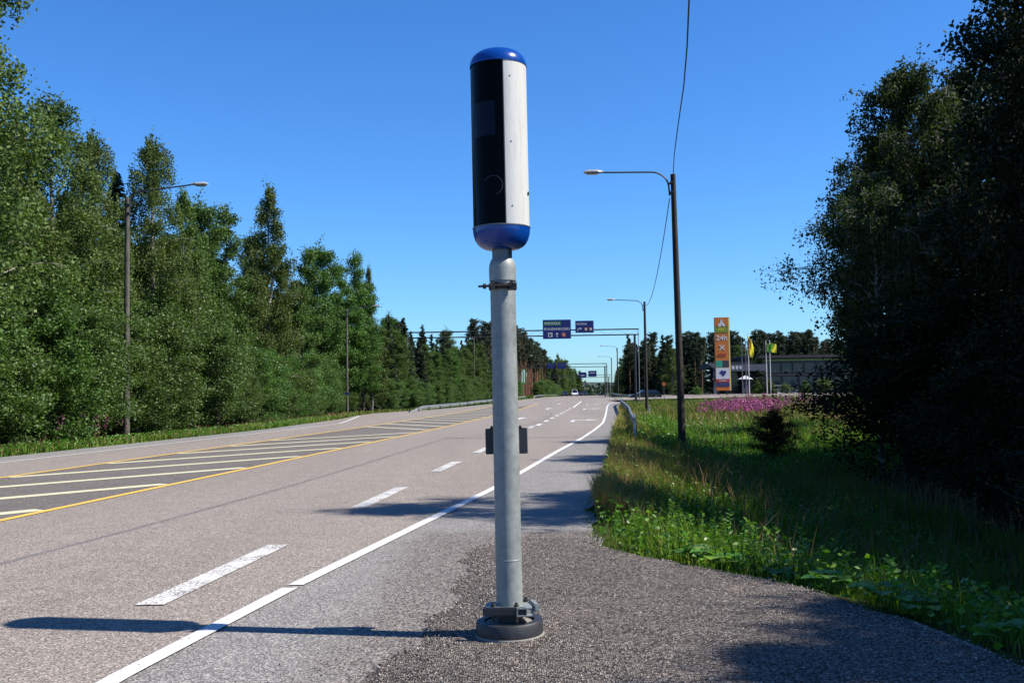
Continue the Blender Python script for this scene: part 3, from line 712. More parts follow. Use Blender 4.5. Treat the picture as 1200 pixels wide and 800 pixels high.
def totem():
    o = empty('price_totem', (30.3, 148, 1.2), 0, 'tall orange pylon sign of the service station with 24h and coloured panels', 'pylon sign')
    W_, H0, H1 = 1.95, .55, 11.1
    MB().box((0, 0, (H0+H1)/2), (W_, .5, H1-H0), 0, .02).build('sign_body', MAT['orange'], o)
    for sx_ in (-.6, .6): MB().box((sx_, 0, .3), (.2, .2, .7)).build('leg', MAT['steel_dark'], o)
    MB().box((W_/2+.1, .0, (H0+H1)/2), (.2, .52, H1-H0+.04)).build('pale_edge', MAT['cream'], o)  # paler cream strip down the right side
    f = -.26
    def pan(name, z0, z1, mat, x0=-.95, x1=.95): MB().box(((x0+x1)/2, f-.012, (z0+z1)/2), (x1-x0, .02, z1-z0)).build(name, MAT[mat], o)
    pan('logo_panel', 9.8, 11.05, 'orange'); pan('green_band', 8.9, 9.72, 'leafgreen')
    MB().prism([(-.5, 9.75), (-.42, 10.2), (-.2, 10.3), (-.05, 10.85), (.12, 10.7), (.25, 10.25), (.45, 10.15), (.5, 9.75), (.2, 9.75), (.05, 10.1), (-.1, 9.75)], f-.05, f-.03, 'Y').build('logo_mark', MAT['sign_white'], o)
    text('logo_letters', 'ABC', .6, MAT['yellow'], o, (0, f-.035, 9.35), 1.1)
    text('hours_lettering', '24h', 1.0, MAT['sign_white'], o, (0, f-.02, 8.1), 1.6)
    for a in (-45, 45):
        m = MB().box((0, 0, 0), (.14, .02, 1.0)); m.build('cutlery_mark', MAT['sign_white'], o, (0, f-.02-(.02 if a > 0 else 0), 6.75), (0, math.radians(a), 0))
    def blocks(name, z, n, w, h, mat):
        b = MB()
        for k in range(n): b.box((-w/2+w*(k+.5)/n, f-.035, z), (w/n*.62, .02, h*(1 if k % 2 else .85)))
        b.build(name, MAT[mat], o)
    blocks('small_lettering', 5.7, 5, 1.3, .4, 'red')
    pan('teal_panel', 3.9, 4.85, 'teal', -.95, 0); pan('dark_panel', 3.9, 4.85, 'black', .02, .95)
    pan('white_panel', 2.2, 3.8, 'sign_white')
    MB().prism([(-.5, 3.15), (-.1, 3.5), (.15, 3.3), (.35, 3.5), (.55, 3.1), (.1, 2.55)], f-.045, f-.025, 'Y').build('panel_mark', MAT['navy'], o)
    pan('red_panel', 1.75, 2.15, 'red'); blocks('panel_lettering', 1.95, 6, 1.1, .15, 'sign_white')
    pan('blue_panel', 1.1, 1.65, 'navy'); blocks('panel_lettering', 1.38, 5, .9, .18, 'facade2')
totem()
def flagpole(x, y, h, label, mat=None, mat2=None, pmat='gravelwhite', shape=0):
    o = empty('flagpole', (x, y, gz(x, y)), 0, label, 'flagpole', 'flagpoles by the service station')
    MB().tube([(0, 0, 0), (0, 0, h)], [.09, .05], 8).lathe([(0, h+.1), (.08, h+.05), (0, h)], 8).build('pole', MAT[pmat], o)
    if mat:
        V = []; n = 9; m = 5
        for i_ in range(n):
            for j_ in range(m):
                t = i_/(n-1); q = j_/(m-1)
                w_ = (.45+.35*math.sin(t*3)) if shape == 0 else .95
                V.append((.06+q*w_, .12*math.sin(q*6+t*4), h-.25-t*(2.6 if shape == 0 else 1.3)-q*(.9 if shape == 0 else .25)))
        F = [(a*m+b, a*m+b+1, (a+1)*m+b+1, (a+1)*m+b) for a in range(n-1) for b in range(m-1)]
        fl = MB().add(V, F, True)
        fo = fl.build('flag', MAT[mat], o)
        if mat2: MB().add([(v[0]*.35, v[1]-.05, v[2]) for v in V], F, True).build('flag_band', MAT[mat2], fo)
flagpole(34.6, 150, 9.1, 'white flagpole flying a limp yellow flag', 'yellow', 'orange')
flagpole(37.2, 150, 7.9, 'white flagpole with a green flag behind a yellow one', 'flag_green', 'leafgreen', shape=1)
flagpole(37.75, 150, 7.9, 'white flagpole flying a square yellow flag, rightmost of the poles', 'yellow', 'flag_green', shape=1)
flagpole(33.3, 148.5, 8.3, 'bare grey flagpole right beside the orange pylon', None, pmat='steel')
flagpole(33.85, 148.5, 7.9, 'bare brownish flagpole, second beside the orange pylon', None, pmat='facade2')
def parasol():
    o = empty('white_parasol', (34.75, 153, 1.2), 0, 'white parasol over a pump stand behind the hedge', 'parasol')
    MB().lathe([(0, 2.75), (.35, 2.6), (1.15, 2.2), (1.12, 2.15), (.3, 2.45)], 12).build('canopy', MAT['sign_white'], o)
    MB().tube([(0, 0, 0), (0, 0, 2.6)], .05, 8).build('pole', MAT['steel'], o); MB().box((0, 0, .95), (.7, .6, 1.7), 0, .03).build('stand', MAT['facade2'], o)
parasol()
def traffic_sign(x, y, z, label, mat='sign_orange'):
    o = empty('traffic_sign', (x, y, gz(x, y)), 0, label, 'traffic sign')
    MB().tube([(0, 0, 0), (0, 0, z)], .03, 6).build('post', MAT['steel'], o)
    MB().prism([(.25*math.cos(a), z+.25*math.sin(a)) for a in np.linspace(0, 2*PI, 17)[:-1]], -.06, -.04, 'Y').build('sign_plate', MAT[mat], o)
traffic_sign(19.9, 135, 2.2, 'small orange round sign on a post by the side road')

# ------------------------------------------------------------------ cars
def car(name, x, y, rz, mat, label, L=4.4, Wd=1.78, H=1.48, van=False):
    o = empty(name, (x, y, max(gz(x, y), float(zroad(y)))+.02), rz, label, 'car' if not van else 'van')
    # local: length along +Y (front), profile in (y,z)
    lo = [(-L/2, .35), (-L/2+.05, .85), (-L/2+.25, .95), (L/2-1.2, .92), (L/2-.25, .75), (L/2, .55), (L/2-.05, .28), (-L/2+.1, .25)]
    b = MB(); n = len(lo); vs = []
    for sx_, ins in ((-1, .08), (-1, 0), (1, 0), (1, .08)):
        for p in lo: vs.append((sx_*(Wd/2-ins), p[0]*(1 if ins == 0 else .985), .6+(p[1]-.6)*(1 if ins == 0 else .93)))
    fs = [tuple(range(n))[::-1], tuple(range(3*n, 4*n))]
    for r in range(3):
        for q in range(n): fs.append((r*n+q, r*n+(q+1) % n, (r+1)*n+(q+1) % n, (r+1)*n+q))
    b.add(vs, fs, True); b.build('body', MAT[mat], o)
    r0, r1, f1, f0 = (-L/2+.1, -L/2+(.25 if van else .75), L/2-(1.5 if van else 2.0), L/2-1.1)
    wt = Wd/2-.28; wb = Wd/2-.06
    vs = [(sx_*w_, yy, zz) for sx_ in (-1, 1) for (yy, zz, w_) in ((r0, .9, wb), (r1, H, wt), (f1, H, wt), (f0, .9, wb))]
    MB().add(vs, [(0, 1, 2, 3), (7, 6, 5, 4), (1, 5, 6, 2), (0, 4, 5, 1), (3, 2, 6, 7)]).build('cabin', MAT[mat], o)
    def face(name, a, b_, c, d, t=.012):
        c0 = (Vector(a)+Vector(b_)+Vector(c)+Vector(d))/4; nr = (Vector(b_)-Vector(a)).cross(Vector(d)-Vector(a)).normalized()
        if nr.dot(c0-Vector((0, 0, 1.1))) < 0: nr = -nr
        ps = [c0+(Vector(p)-c0)*.86+nr*t for p in (a, b_, c, d)]
        MB().add(ps, [(0, 1, 2, 3)]).build(name, MAT['window'], o)
    face('side_window', vs[0], vs[1], vs[2], vs[3]); face('side_window', vs[4], vs[5], vs[6], vs[7]); face('windscreen', vs[3], vs[2], vs[6], vs[7]); face('rear_window', vs[0], vs[4], vs[5], vs[1])
    wm = MB().lathe([(0, -.1), (.29, -.1), (.32, -.07), (.32, .07), (.29, .1), (0, .1)], 18).mesh('wheel', MAT['tyre'])
    rm = MB().lathe([(0, .105), (.18, .103), (.2, .09)], 14).mesh('rim', MAT['steel'])
    for sx_ in (-1, 1):
        for yy in (-L/2+.85, L/2-.85):
            w_ = link('wheel', wm, o, (sx_*(Wd/2-.1), yy, .32), (0, sx_*PI/2, 0)); link('rim', rm, w_)
        MB().box((sx_*(Wd/2-.28), L/2-.09, .66), (.36, .12, .13), 0, .02).build('headlight', MAT['sign_white'], o)
        MB().box((sx_*(Wd/2-.22), -L/2+.03, .75), (.22, .08, .18), 0, .02).build('tail_light', MAT['redlamp'], o)
    return o
cx = lambda u, y: u+K*y
car('white_van', cx(-8.2, 300), 300, PI, 'carwhite', 'white van driving towards the viewer, in front of the queue', 4.8, 1.9, 1.95, True)
car('parked_car', cx(-11.2, 305), 305, PI, 'carblue', 'blue-grey car just left of the white van', 4.4)
car('dark_car', cx(-7.8, 330), 330, PI, 'carblack', 'black car following right behind the white van', 4.5)
car('dark_car', cx(-6.2, 345), 345, PI, 'carblue', 'second dark car, rightmost in the distant queue', 4.5, H=1.6)
car('distant_car', cx(-1.5, 480), 480, 0, 'carblack', 'tiny dark car far off near the crest of the road', 4.5)
car('distant_car', cx(1.8, 470), 470, 0, 'carwhite', 'tiny white car far off near the crest of the road', 4.5)
car('dark_car', 18.3, 142, PI/2, 'carblack', 'black car waiting on the side road at the right', 4.4, H=1.42)
car('parked_car', 41.0, 156, -PI/2, 'carwhite', 'white car parked behind the hedge at the service station', 4.3)

# ------------------------------------------------------------------ trees: prototypes of trunk + crown meshes
def rand_dirs(r, n):
    v = r.normal(size=(n, 3)); return v/np.linalg.norm(v, axis=1)[:, None]
def leaf_quads(C, L, Wd, r, A=None):
    n = len(C); A = rand_dirs(r, n) if A is None else A
    B = np.cross(A, rand_dirs(r, n)); B /= np.linalg.norm(B, axis=1)[:, None]+1e-9
    L = (L*(.7+.6*r.random(n)))[:, None]; Wd = (Wd*(.7+.6*r.random(n)))[:, None]
    V = np.stack([C-A*L/2, C+B*Wd/2, C+A*L/2, C-B*Wd/2], 1).reshape(-1, 3)
    return V, np.arange(4*n).reshape(-1, 4)
def limb_pts(base, az, el, L, curve, r, n=5):
    pts = [np.array(base, float)]; d_el = el
    for k in range(n):
        a = az+r.normal(0, .12); pts.append(pts[-1]+np.array([math.cos(a)*math.cos(d_el), math.sin(a)*math.cos(d_el), math.sin(d_el)])*L/n); d_el += curve/n
    return np.array(pts)
def along(pts, t):
    f = t*(len(pts)-1); i = np.minimum(f.astype(int), len(pts)-2); return pts[i]+(pts[i+1]-pts[i])*(f-i)[:, None]
PROTO = {}
def finish(kind, trunkmb, bark_, V, Q, leafmat, rnd, H):
    tm = trunkmb.mesh(kind+'_trunk', MAT[bark_]); cm = npmesh(kind+'_crown', V, Q, MAT[leafmat], rnd)
    PROTO.setdefault(kind, []).append((tm, cm, H))
def deciduous(kind, seed, H, clear, wid, nl, nclump, per, lsize, leafmat, bark_, droop=0., clump=.3, top=.7, forks=1, trunk_r=None, lean=0.):
    """limbs leave the trunk from CLEAR*H up; clumps of leaves sit along them, hanging down where DROOP > 0"""
    r = np.random.default_rng(seed); tb = MB(); stems = []
    for f in range(forks):
        az = r.random()*6.28; off = (0 if forks == 1 else .09)*H
        pts = [np.array([0, 0, -.2])]
        for k in range(1, 9):
            t = k/8; pts.append(np.array([math.cos(az)*off*t**1.2+r.normal(0, .006*H), math.sin(az)*off*t**1.2+r.normal(0, .006*H), t*H*(1 if f == 0 else .8+.15*r.random())*.985]))
        pts = np.array(pts); stems.append(pts)
        r0 = (trunk_r or .0115*H)*(1 if f == 0 else .75)
        tb.tube(pts, [r0*(1-.93*k/8)+.008 for k in range(9)], 8, cap=False)
    C = []; Wt = []
    cl = []
    for k in range(nl):
        st = stems[k % forks]; t = clear+(1-clear)*((k+.5)/nl)**.92; h = t
        prof = ((1-t)/(1-clear))**top*(.35+.65*min(1, (t-clear)/(1-clear)*3.2+.25))
        L = wid*prof*(.75+.5*r.random())+.05*H*(1-t)+.25
        b = along(st, np.array([t]))[0]; p = limb_pts(b, k*2.399+r.normal(0, .5), math.radians(48 if droop < .5 else 55)+r.normal(0, .15), L, -.7-droop*.8, r)
        tb.tube(p, [.0032*H*(1-t)*(1-q/5.5)+.007 for q in range(6)], 5, cap=False); cl.append((p, L))
    tot = sum(c[1] for c in cl)
    for p, L in cl:
        n = max(4, int(nclump*L/tot)); t = .22+.78*r.random(n)**.75; c0 = along(p, t)
        c = c0+r.normal(0, 1, (n, 3))*np.array([.135, .135, .09])*L*(.35+.4*t[:, None]); C.append(c)
        if kind.startswith('near'):                        # the twigs that carry the leaf clumps
            for a_, b_ in zip(c0, c): tb.tube([a_, a_*.45+b_*.55+np.array([0, 0, .03]), b_, b_-np.array([0, 0, droop*.8+.05])], [.006, .0045, .003, .0015], 3, cap=False)
    # crown tip
    for st in stems: C.append(st[-1]+r.normal(0, .18, (nclump//50+3, 3))*np.array([1, 1, 2.]))
    C = np.concatenate(C); n = len(C)
    if droop > 0:
        j = np.arange(per)/per; ln = droop*(.4+.9*r.random(n)); sw = r.normal(0, .12, (n, 2))
        P = C[:, None, :]+np.stack([sw[:, 0:1]*j[None], sw[:, 1:2]*j[None], -ln[:, None]*j[None]], -1)
        P = P+r.normal(0, clump*.17, P.shape)
    else:
        P = C[:, None, :]+rand_dirs(r, n*per).reshape(n, per, 3)*(clump*r.random((n, per, 1))**.5)*np.array([1, 1, .75])
    P = P.reshape(-1, 3); P = P[P[:, 2] > .05]
    V, Q = leaf_quads(P, lsize, lsize*.72, r)
    finish(kind, tb, bark_, V, Q, leafmat, np.clip(np.repeat(r.random(n), per)[:len(P)]*.45+r.random(len(P))*.55, 0, 1), H)
def spruce(kind, seed, H, wid, n, per, leafmat='spruce'):
    r = np.random.default_rng(seed); tb = MB().tube([(0, 0, -.2), (0, 0, H*.5), (0, 0, H)], [.012*H, .007*H, .01], 8, cap=False)
    P = []; A = []
    for k in range(n):
        t = .06+.93*(k/n)**.9; L = wid*(1-t)**.85*(.75+.45*r.random())+.12
        az = r.random()*6.28; p = limb_pts((0, 0, t*H), az, .35-.7*(1-t), L, .25, r, 3)
        tb.tube(p, [.012, .01, .008, .005], 3, cap=False)
        m = max(6, int(per*L/wid*1.6)); tt = r.random(m)**.8; c = along(p, tt); side = r.normal(0, 1, (m, 3))*np.array([.18, .18, .04])*L*(1.1-tt[:, None]*.6); side[:, 2] -= np.abs(r.normal(0, .10, m))
        P.append(c+side); d = side*np.array([1, 1, .2])+np.array([math.cos(az), math.sin(az), -.35])*.25; A.append(d/np.linalg.norm(d, axis=1)[:, None])
    P = np.concatenate(P); A = np.concatenate(A)
    V, Q = leaf_quads(P, .34, .10, r, A); finish(kind, tb, 'dark_bark', V, Q, leafmat, r.random(len(P)), H)
def pine(kind, seed, H, clear, wid, nl, ncl, per):
    r = np.random.default_rng(seed); tb = MB(); st = np.array([[r.normal(0, .05)*k/8, r.normal(0, .05)*k/8, H*k/8*.98-.1] for k in range(9)])
    tb.tube(st, [.0105*H*(1-.85*k/8)+.01 for k in range(9)], 8, cap=False); C = []
    for k in range(nl):
        t = clear+(1-clear)*k/nl; L = wid*(.5+.5*math.sin(min(1, (t-clear)/(1-clear)*1.6)*PI*.62))*(1-.55*(t-clear)/(1-clear))*(.7+.5*r.random())
        p = limb_pts(along(st, np.array([t]))[0], r.random()*6.28, .25, L, .5, r, 4); tb.tube(p, [.03, .025, .02, .012, .008], 4, cap=False)
        m = max(3, int(ncl*L/(nl*wid)*2)); tt = .4+.6*r.random(m); C.append(along(p, tt)+r.normal(0, .2, (m, 3))*[1, 1, .6])
    for k in range(7):
        t = .25+(clear-.25)*r.random(); tb.tube(limb_pts(along(st, np.array([t]))[0], r.random()*6.28, -.1, .8, 0, r, 2), [.02, .014, .006], 3, cap=False)
    C = np.concatenate(C+[st[-1:]+r.normal(0, .2, (12, 3))]); n = len(C)
    D = rand_dirs(r, n*per); P = np.repeat(C, per, 0)+D*.22*r.random((n*per, 1))
    V, Q = leaf_quads(P, .26, .07, r, D); finish(kind, tb, 'pine_bark', V, Q, 'pine', r.random(n*per), H)
# roadside birches, aspens, shrubs, conifers
deciduous('birch', 1, 13, .10, 2.6, 54, 3400, 14, .105, 'birch_leaf', 'birch_bark', droop=.8, clump=.42, top=.45)
deciduous('birch', 2, 13, .14, 2.3, 50, 3100, 14, .105, 'birch_leaf', 'birch_bark', droop=.95, clump=.4, top=.5, forks=2)
deciduous('birch', 3, 13, .08, 2.0, 50, 2900, 14, .105, 'birch_leaf', 'birch_bark', droop=.7, clump=.38, top=.6)
deciduous('aspen', 4, 12, .12, 2.2, 56, 1900, 18, .135, 'aspen_leaf', 'dark_bark', clump=.5, top=.34)
deciduous('aspen', 5, 12, .10, 1.8, 54, 1800, 18, .135, 'aspen_leaf', 'dark_bark', clump=.46, top=.4, forks=2)
deciduous('shrub', 6, 5, .02, 1.7, 50, 1300, 18, .085, 'shrub_leaf', 'dark_bark', clump=.34, top=.45, forks=4, trunk_r=.05)
deciduous('shrub', 7, 5, .02, 1.4, 46, 1300, 18, .085, 'aspen_leaf', 'dark_bark', clump=.32, top=.6, forks=3, trunk_r=.05)
deciduous('shrub', 8, 5, .02, 1.9, 50, 1400, 17, .085, 'shrub_leaf', 'dark_bark', clump=.36, top=.35, forks=5, trunk_r=.045)
spruce('spruce', 9, 13, 2.2, 190, 80); spruce('spruce', 10, 13, 1.8, 170, 80)
pine('pine', 12, 13, .55, 1.9, 40, 560, 15); pine('pine', 13, 13, .62, 1.7, 34, 500, 15)
# near right-hand trees, finer leaves
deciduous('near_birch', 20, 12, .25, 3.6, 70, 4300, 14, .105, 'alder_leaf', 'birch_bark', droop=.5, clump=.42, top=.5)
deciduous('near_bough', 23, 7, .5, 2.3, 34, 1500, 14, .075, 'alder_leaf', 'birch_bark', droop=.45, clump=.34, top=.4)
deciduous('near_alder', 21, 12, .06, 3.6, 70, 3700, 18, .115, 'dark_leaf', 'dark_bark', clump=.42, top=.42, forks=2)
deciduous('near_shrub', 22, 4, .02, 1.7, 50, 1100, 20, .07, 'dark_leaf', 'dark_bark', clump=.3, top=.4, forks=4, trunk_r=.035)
NAMES = {'birch': ('birch_tree', 'birch'), 'aspen': ('aspen_tree', 'aspen'), 'shrub': ('leafy_shrub', 'shrub'), 'spruce': ('spruce_tree', 'spruce'), 'pine': ('pine_tree', 'pine'),
         'near_birch': ('birch_tree', 'birch'), 'near_bough': ('birch_tree', 'birch'), 'near_alder': ('alder_tree', 'alder'), 'near_shrub': ('leafy_shrub', 'shrub')}
rt = random.Random(5)
def nth(k):
    w = 'first second third fourth fifth sixth seventh eighth ninth tenth eleventh twelfth thirteenth fourteenth fifteenth sixteenth seventeenth eighteenth nineteenth twentieth'.split()
    if k < 20: return w[k]
    t = ['twenty', 'thirty', 'forty', 'fifty'][(k+1)//10-2]
    return (t+'-'+w[(k+1) % 10-1]) if (k+1) % 10 else t[:-1]+'ieth'
def tree(kind, x, y, H, label, group=None, wide=1., v=None, rz=None, z=None, lean=(0, 0)):
    P = PROTO[kind]; tm, cm, H0 = P[(rt.randrange(len(P)) if v is None else v)]
    n, cat = NAMES[kind]; z = gz(x, y)-.05 if z is None else z
    o = empty(n, (x, y, z), rt.random()*6.28 if rz is None else rz, label, cat, group)
    k = (H-z)/H0; o.scale = (k*wide, k*wide, k)
    o.rotation_euler = (lean[0], lean[1], o.rotation_euler[2])
    link('trunk', tm, o); link('crown', cm, o); return o
# skyline trees on the left, near to far (x, y, top height)
G1 = 'trees lining the left side of the road'
for kind, x, y, H, v, w, lb in [
    ('birch', -18.3, 34, 17.5, 0, .95, 'tallest birch cut off by the left edge of the picture'),
    ('birch', -19.6, 40, 12.6, 2, 1.0, 'birch squeezed between the tallest edge birch and the double-topped one'),
    ('birch', -18.9, 42, 14.0, 0, 1.05, 'broad pale birch left of the nearest left lamp pole'),
    ('birch', -19.3, 47, 13.8, 0, .8, 'birch with a leaning top just left of the nearest left lamp pole'),
    ('spruce', -20.2, 52, 13.5, 0, .9, 'narrow dark spruce directly behind the nearest left lamp pole'),
    ('birch', -18.3, 52, 14.8, 0, .85, 'round-topped birch behind the arm of the nearest left lamp'),
    ('birch', -18.3, 57, 13.2, 2, .9, 'birch right of the nearest left lamp head'),
    ('aspen', -18.3, 60, 12.8, 0, .8, 'dark green aspen with a blunt top, left of a matching one'),
    ('aspen', -17.4, 63, 12.8, 1, .9, 'dark green aspen just left of the tall pointed birch'),
    ('aspen', -19.1, 76, 13.2, 0, .8, 'aspen half hidden behind the tall pointed birch'),
    ('birch', -16.1, 68, 15.6, 2, .95, 'tall pointed birch standing above its neighbours in the middle of the left row'),
    ('aspen', -16.3, 78, 12.4, 1, .9, 'aspen on the right flank of the tall pointed birch'),
    ('aspen', -17.9, 96, 15.3, 0, .9, 'dense aspen left of the second left lamp pole'),
    ('aspen', -16.5, 100, 15.2, 1, .9, 'dense aspen right behind the second left lamp pole'),
    ('birch', -14.7, 105, 14.8, 2, .55, 'thin birch tip rising at the right end of the tall left trees'),
    ('aspen', -14.9, 102, 12.8, 0, .9, 'rounded aspen below the thin birch tip'),
    ('spruce', -13.1, 108, 10.3, 1, 1., 'spruce starting the lower tree line, right of the tall aspens'),
    ('spruce', -12.0, 113, 10.4, 0, 1., 'spruce by the lattice mast of the gantry')]:
    tree(kind, x, y, H, lb, G1, w, v)
# understorey shrubs along the left verge
G2 = 'shrubs along the left verge'
marks = {27: 'leafy shrub at the far left edge of the picture', 30: 'leafy shrub beside purple flowers near the left edge', 33: 'tall pale shrub left of the nearest left lamp pole', 36: 'bright green shrub under the broad pale birch',
         39: 'shrub standing right against the nearest left lamp pole', 43: 'shrub just right of the nearest left lamp pole', 47: 'second shrub right of the nearest left lamp pole', 52: 'third shrub right of the nearest left lamp pole'}
for y, lb in marks.items():
    tree('shrub', -19.9+K*y+rt.uniform(-.4, .4), y, (5.4 if y < 38 else 4.6)+rt.uniform(-.5, .6), lb, G2, 1.15, v=(0, 2, 0, 1, 2, 1, 0, 2)[list(marks).index(y)])
y = 24.; nb = nf = 0
while y < 104:
    u = -21.9-(1.4 if 60 < y < 72 else 4.6 if y >= 72 else 0); tree('shrub', u+K*y+rt.uniform(-.5, .5), y+rt.uniform(-.4, .4), 5.6+rt.uniform(-1, 1.4), nth(nb)+' shrub from the left picture edge in the back row below the left trees', 'second row of shrubs below the left trees', 1.15)
    nb += 1; nf += y > 56
    if y > 56: tree('shrub', u+(2.0 if y < 72 else 1.2)+K*y+rt.uniform(-.3, .3), y+1.2, 3.4+rt.uniform(-.6, 1.0), nth(nf-1)+' low shrub of the front row, counted away from the nearest left lamp pole', 'low shrubs at the front of the left verge', 1.2)
    y += 2.5
y = 26.
while y < 190:                                             # back rows close the wood
    for row, du in enumerate((-4.6, -8.2, -12)):
        kind = rt.choice(['birch', 'aspen', 'spruce', 'aspen', 'spruce'] if y < 110 else ['spruce', 'pine', 'aspen', 'spruce'])
        ul = (-23.5 if 64 < y < 108 else -19.5) if y < 108 else -19 if y < 165 else -16.5
        base = 9.6 if y < 60 else 10.4
        tree(kind, ul+du+K*y+rt.uniform(-.9, .9), y+rt.uniform(-1.3, 1.3), base+rt.uniform(-1.4, 1.2), {'birch': 'birch in the wood behind the left roadside trees', 'aspen': 'aspen in the wood behind the left roadside trees', 'spruce': 'spruce in the wood behind the left roadside trees', 'pine': 'pine in the wood behind the left roadside trees'}[kind], kind+' trees deeper in the left wood')
    y += 3.7 if y < 110 else 5.5
y = 104.; ny = 0
while y < 192:                                             # front of the far left wood, bushy below
    ul = float(np.interp(y, XL_Y, XL_U))-(6.2 if y < 165 else 4)
    kind = rt.choice(['aspen', 'birch', 'aspen', 'spruce'])
    tree(kind, ul+K*y+rt.uniform(-.6, .6), y, float(np.interp(y, [104, 150, 235], [7.5, 8.5, 9]))+rt.uniform(-1.2, 1.2), {'birch': 'young birch', 'aspen': 'young light green aspen', 'spruce': 'young spruce'}[kind]+' behind the long left guardrail, %s tree of the front row' % nth(ny), 'young %s trees behind the long left guardrail' % kind, 1.1)
    ny += 1
    if y < 192: tree('shrub', ul+1.3+K*y, y+1.5, 3.5+rt.uniform(-.7, .7), 'low green shrub behind the long left guardrail, %s from its near end' % nth(ny-1), 'shrubs behind the long left guardrail', 1.2)
    y += 3.6
for k in range(90):                                        # tall pines with bare orange trunks, beyond the camera post
    y = 205+rt.random()*150; tree('pine', -18.5-rt.random()*9+K*y, y, 16.5+rt.uniform(-1.5, 1.5), 'tall pine with a bare reddish trunk in the stand right of the camera post', 'tall bare-stemmed pines right of the camera post', .85)
for k in range(12):
    y = 245+k*11; tree('shrub', -15.5+K*y, y, 4.5+rt.uniform(-1, 1), 'bright green bush at the foot of the tall pines', 'bushes at the foot of the tall pines', 1.5)
y = 360.
while y < 760:
    for row in range(2):
        kind = rt.choice(['aspen', 'birch', 'spruce', 'aspen']); tree(kind, -17.5-row*7+K*y+rt.uniform(-2, 2), y, 14+rt.uniform(-2, 3), {'birch': 'birch', 'aspen': 'light green aspen', 'spruce': 'spruce'}[kind]+' in the far left wood beside the road crest', 'far %s trees left of the crest' % kind, 1.1)
    y += 13
y = 165.
while y < 620:                                             # right side beyond the junction
    for row in range(2):
        kind = rt.choice(['pine', 'spruce', 'aspen', 'pine']); tree(kind, 9.5+(y > 190)*0+row*7+K*y+rt.uniform(-1.5, 1.5)+(8 if y < 230 else 0), y, (10.5 if y < 300 else 13)+rt.uniform(-1.5, 1.5), kind+' beyond the junction on the right side of the road', '%s trees right of the road beyond the junction' % kind, 1.1)
    y += 9
tree('birch', 25.8, 165, 8.6, 'light grey-green birch left of the service station', None, 1.35, 0)
for k in range(115):                                        # wood behind the station
    x = 24+rt.random()*62; y = 186+rt.random()*40
    kind = rt.choice(['pine', 'pine', 'spruce']); hh = (12.6 if kind == 'pine' else 12.2)+rt.uniform(-1.6, 1.); tree(kind, x, y, hh*(y/200), 'dark %s in the wood behind the service station' % kind, '%s trees behind the service station' % kind, 1.15)
for i_, (x, y, h, w) in enumerate([(24.5, 153, 2.4, 1.3), (27.5, 153.5, 2.3, 1.2), (35.8, 151, 3.0, 1.2), (38.0, 151, 3.1, 1.4), (40.5, 152, 2.5, 1.5), (43.2, 151.5, 2.9, 1.3), (46.0, 151, 3.2, 1.4), (49, 151, 3.2, 1.4)]):
    tree('shrub', x, y, h, ['round bush left of the orange pylon', 'second bush close to the orange pylon foot', 'round clipped bush under the yellow limp flag', 'round clipped bush under the paired flags', 'low bush in front of the white parked car', 'bush right of the white parked car', 'bush half hidden by the right trees, nearer the car', 'bush half hidden by the right trees, farther from the car'][i_], 'bushes in front of the service station', w*1.3)

# trees on the right, in front of the viewer and reaching out of the frame
rzs = 0
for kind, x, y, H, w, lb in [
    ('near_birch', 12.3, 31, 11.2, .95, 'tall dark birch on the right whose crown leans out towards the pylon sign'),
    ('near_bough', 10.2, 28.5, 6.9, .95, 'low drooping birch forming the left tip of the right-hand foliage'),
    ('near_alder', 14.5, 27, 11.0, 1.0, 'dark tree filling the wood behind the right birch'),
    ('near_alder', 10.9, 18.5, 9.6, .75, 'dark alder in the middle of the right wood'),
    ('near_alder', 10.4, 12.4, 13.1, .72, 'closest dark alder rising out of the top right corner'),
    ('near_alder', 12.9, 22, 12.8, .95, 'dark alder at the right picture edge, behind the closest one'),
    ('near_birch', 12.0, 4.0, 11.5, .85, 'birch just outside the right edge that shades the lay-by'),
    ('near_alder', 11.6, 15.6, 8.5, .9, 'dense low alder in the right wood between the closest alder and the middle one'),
    ('near_alder', 13.6, 9, 10.5, .9, 'unseen alder added outside the right edge to shade the ditch'),  # out of view, added to shade the ditch
    ('near_alder', 9.2, 6.0, 7.2, .75, 'unseen low alder added outside the right edge to shade up to the lay-by rim'),  # this low alder and the next two: unseen, added for their shade
    ('near_alder', 8.8, 8.0, 7.2, .75, 'unseen low alder added past the right edge to shade the near ditch'),
    ('near_alder', 9.6, 10.4, 7.4, .75, 'unseen low alder added in front of the closest tall alder for its shade'),
    ('near_birch', 15.2, 41, 11.5, .8, 'birch added behind the leaning right birch to shade the ditch by the lamp pole'),  # this birch and the alder below are added for the shade they cast
    ('near_alder', 19.5, 52, 11.0, .8, 'far dark alder added at the back of the right wood to shade the field edge'),
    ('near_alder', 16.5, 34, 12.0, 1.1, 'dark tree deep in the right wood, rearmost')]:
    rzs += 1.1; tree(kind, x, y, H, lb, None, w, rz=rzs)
for i_, (x, y, h) in enumerate([(8.9, 35, .8), (9.2, 24, 3.2), (10.8, 24.5, 3.8), (8.3, 17.5, 2.3), (9.8, 16, 3.5), (7.9, 13.0, 2.2), (11.5, 28, 4.0), (13.5, 31, 4.5), (6.9, 10.2, 1.7), (9.0, 9.0, 2.6), (13.6, 24, 4.2), (12, 20, 4), (16, 30, 4.5), (18, 34, 4.5), (13.4, 33, 3.4)]):
    tree('near_shrub', x, y, h, nth(i_-1)+' dark shrub, nearest ditch side first, in the shaded right undergrowth' if i_ else 'dark leafy shrub standing in the field just in front of the purple flowers', None if not i_ else 'shrubs in the shaded undergrowth of the right wood', 1.3)

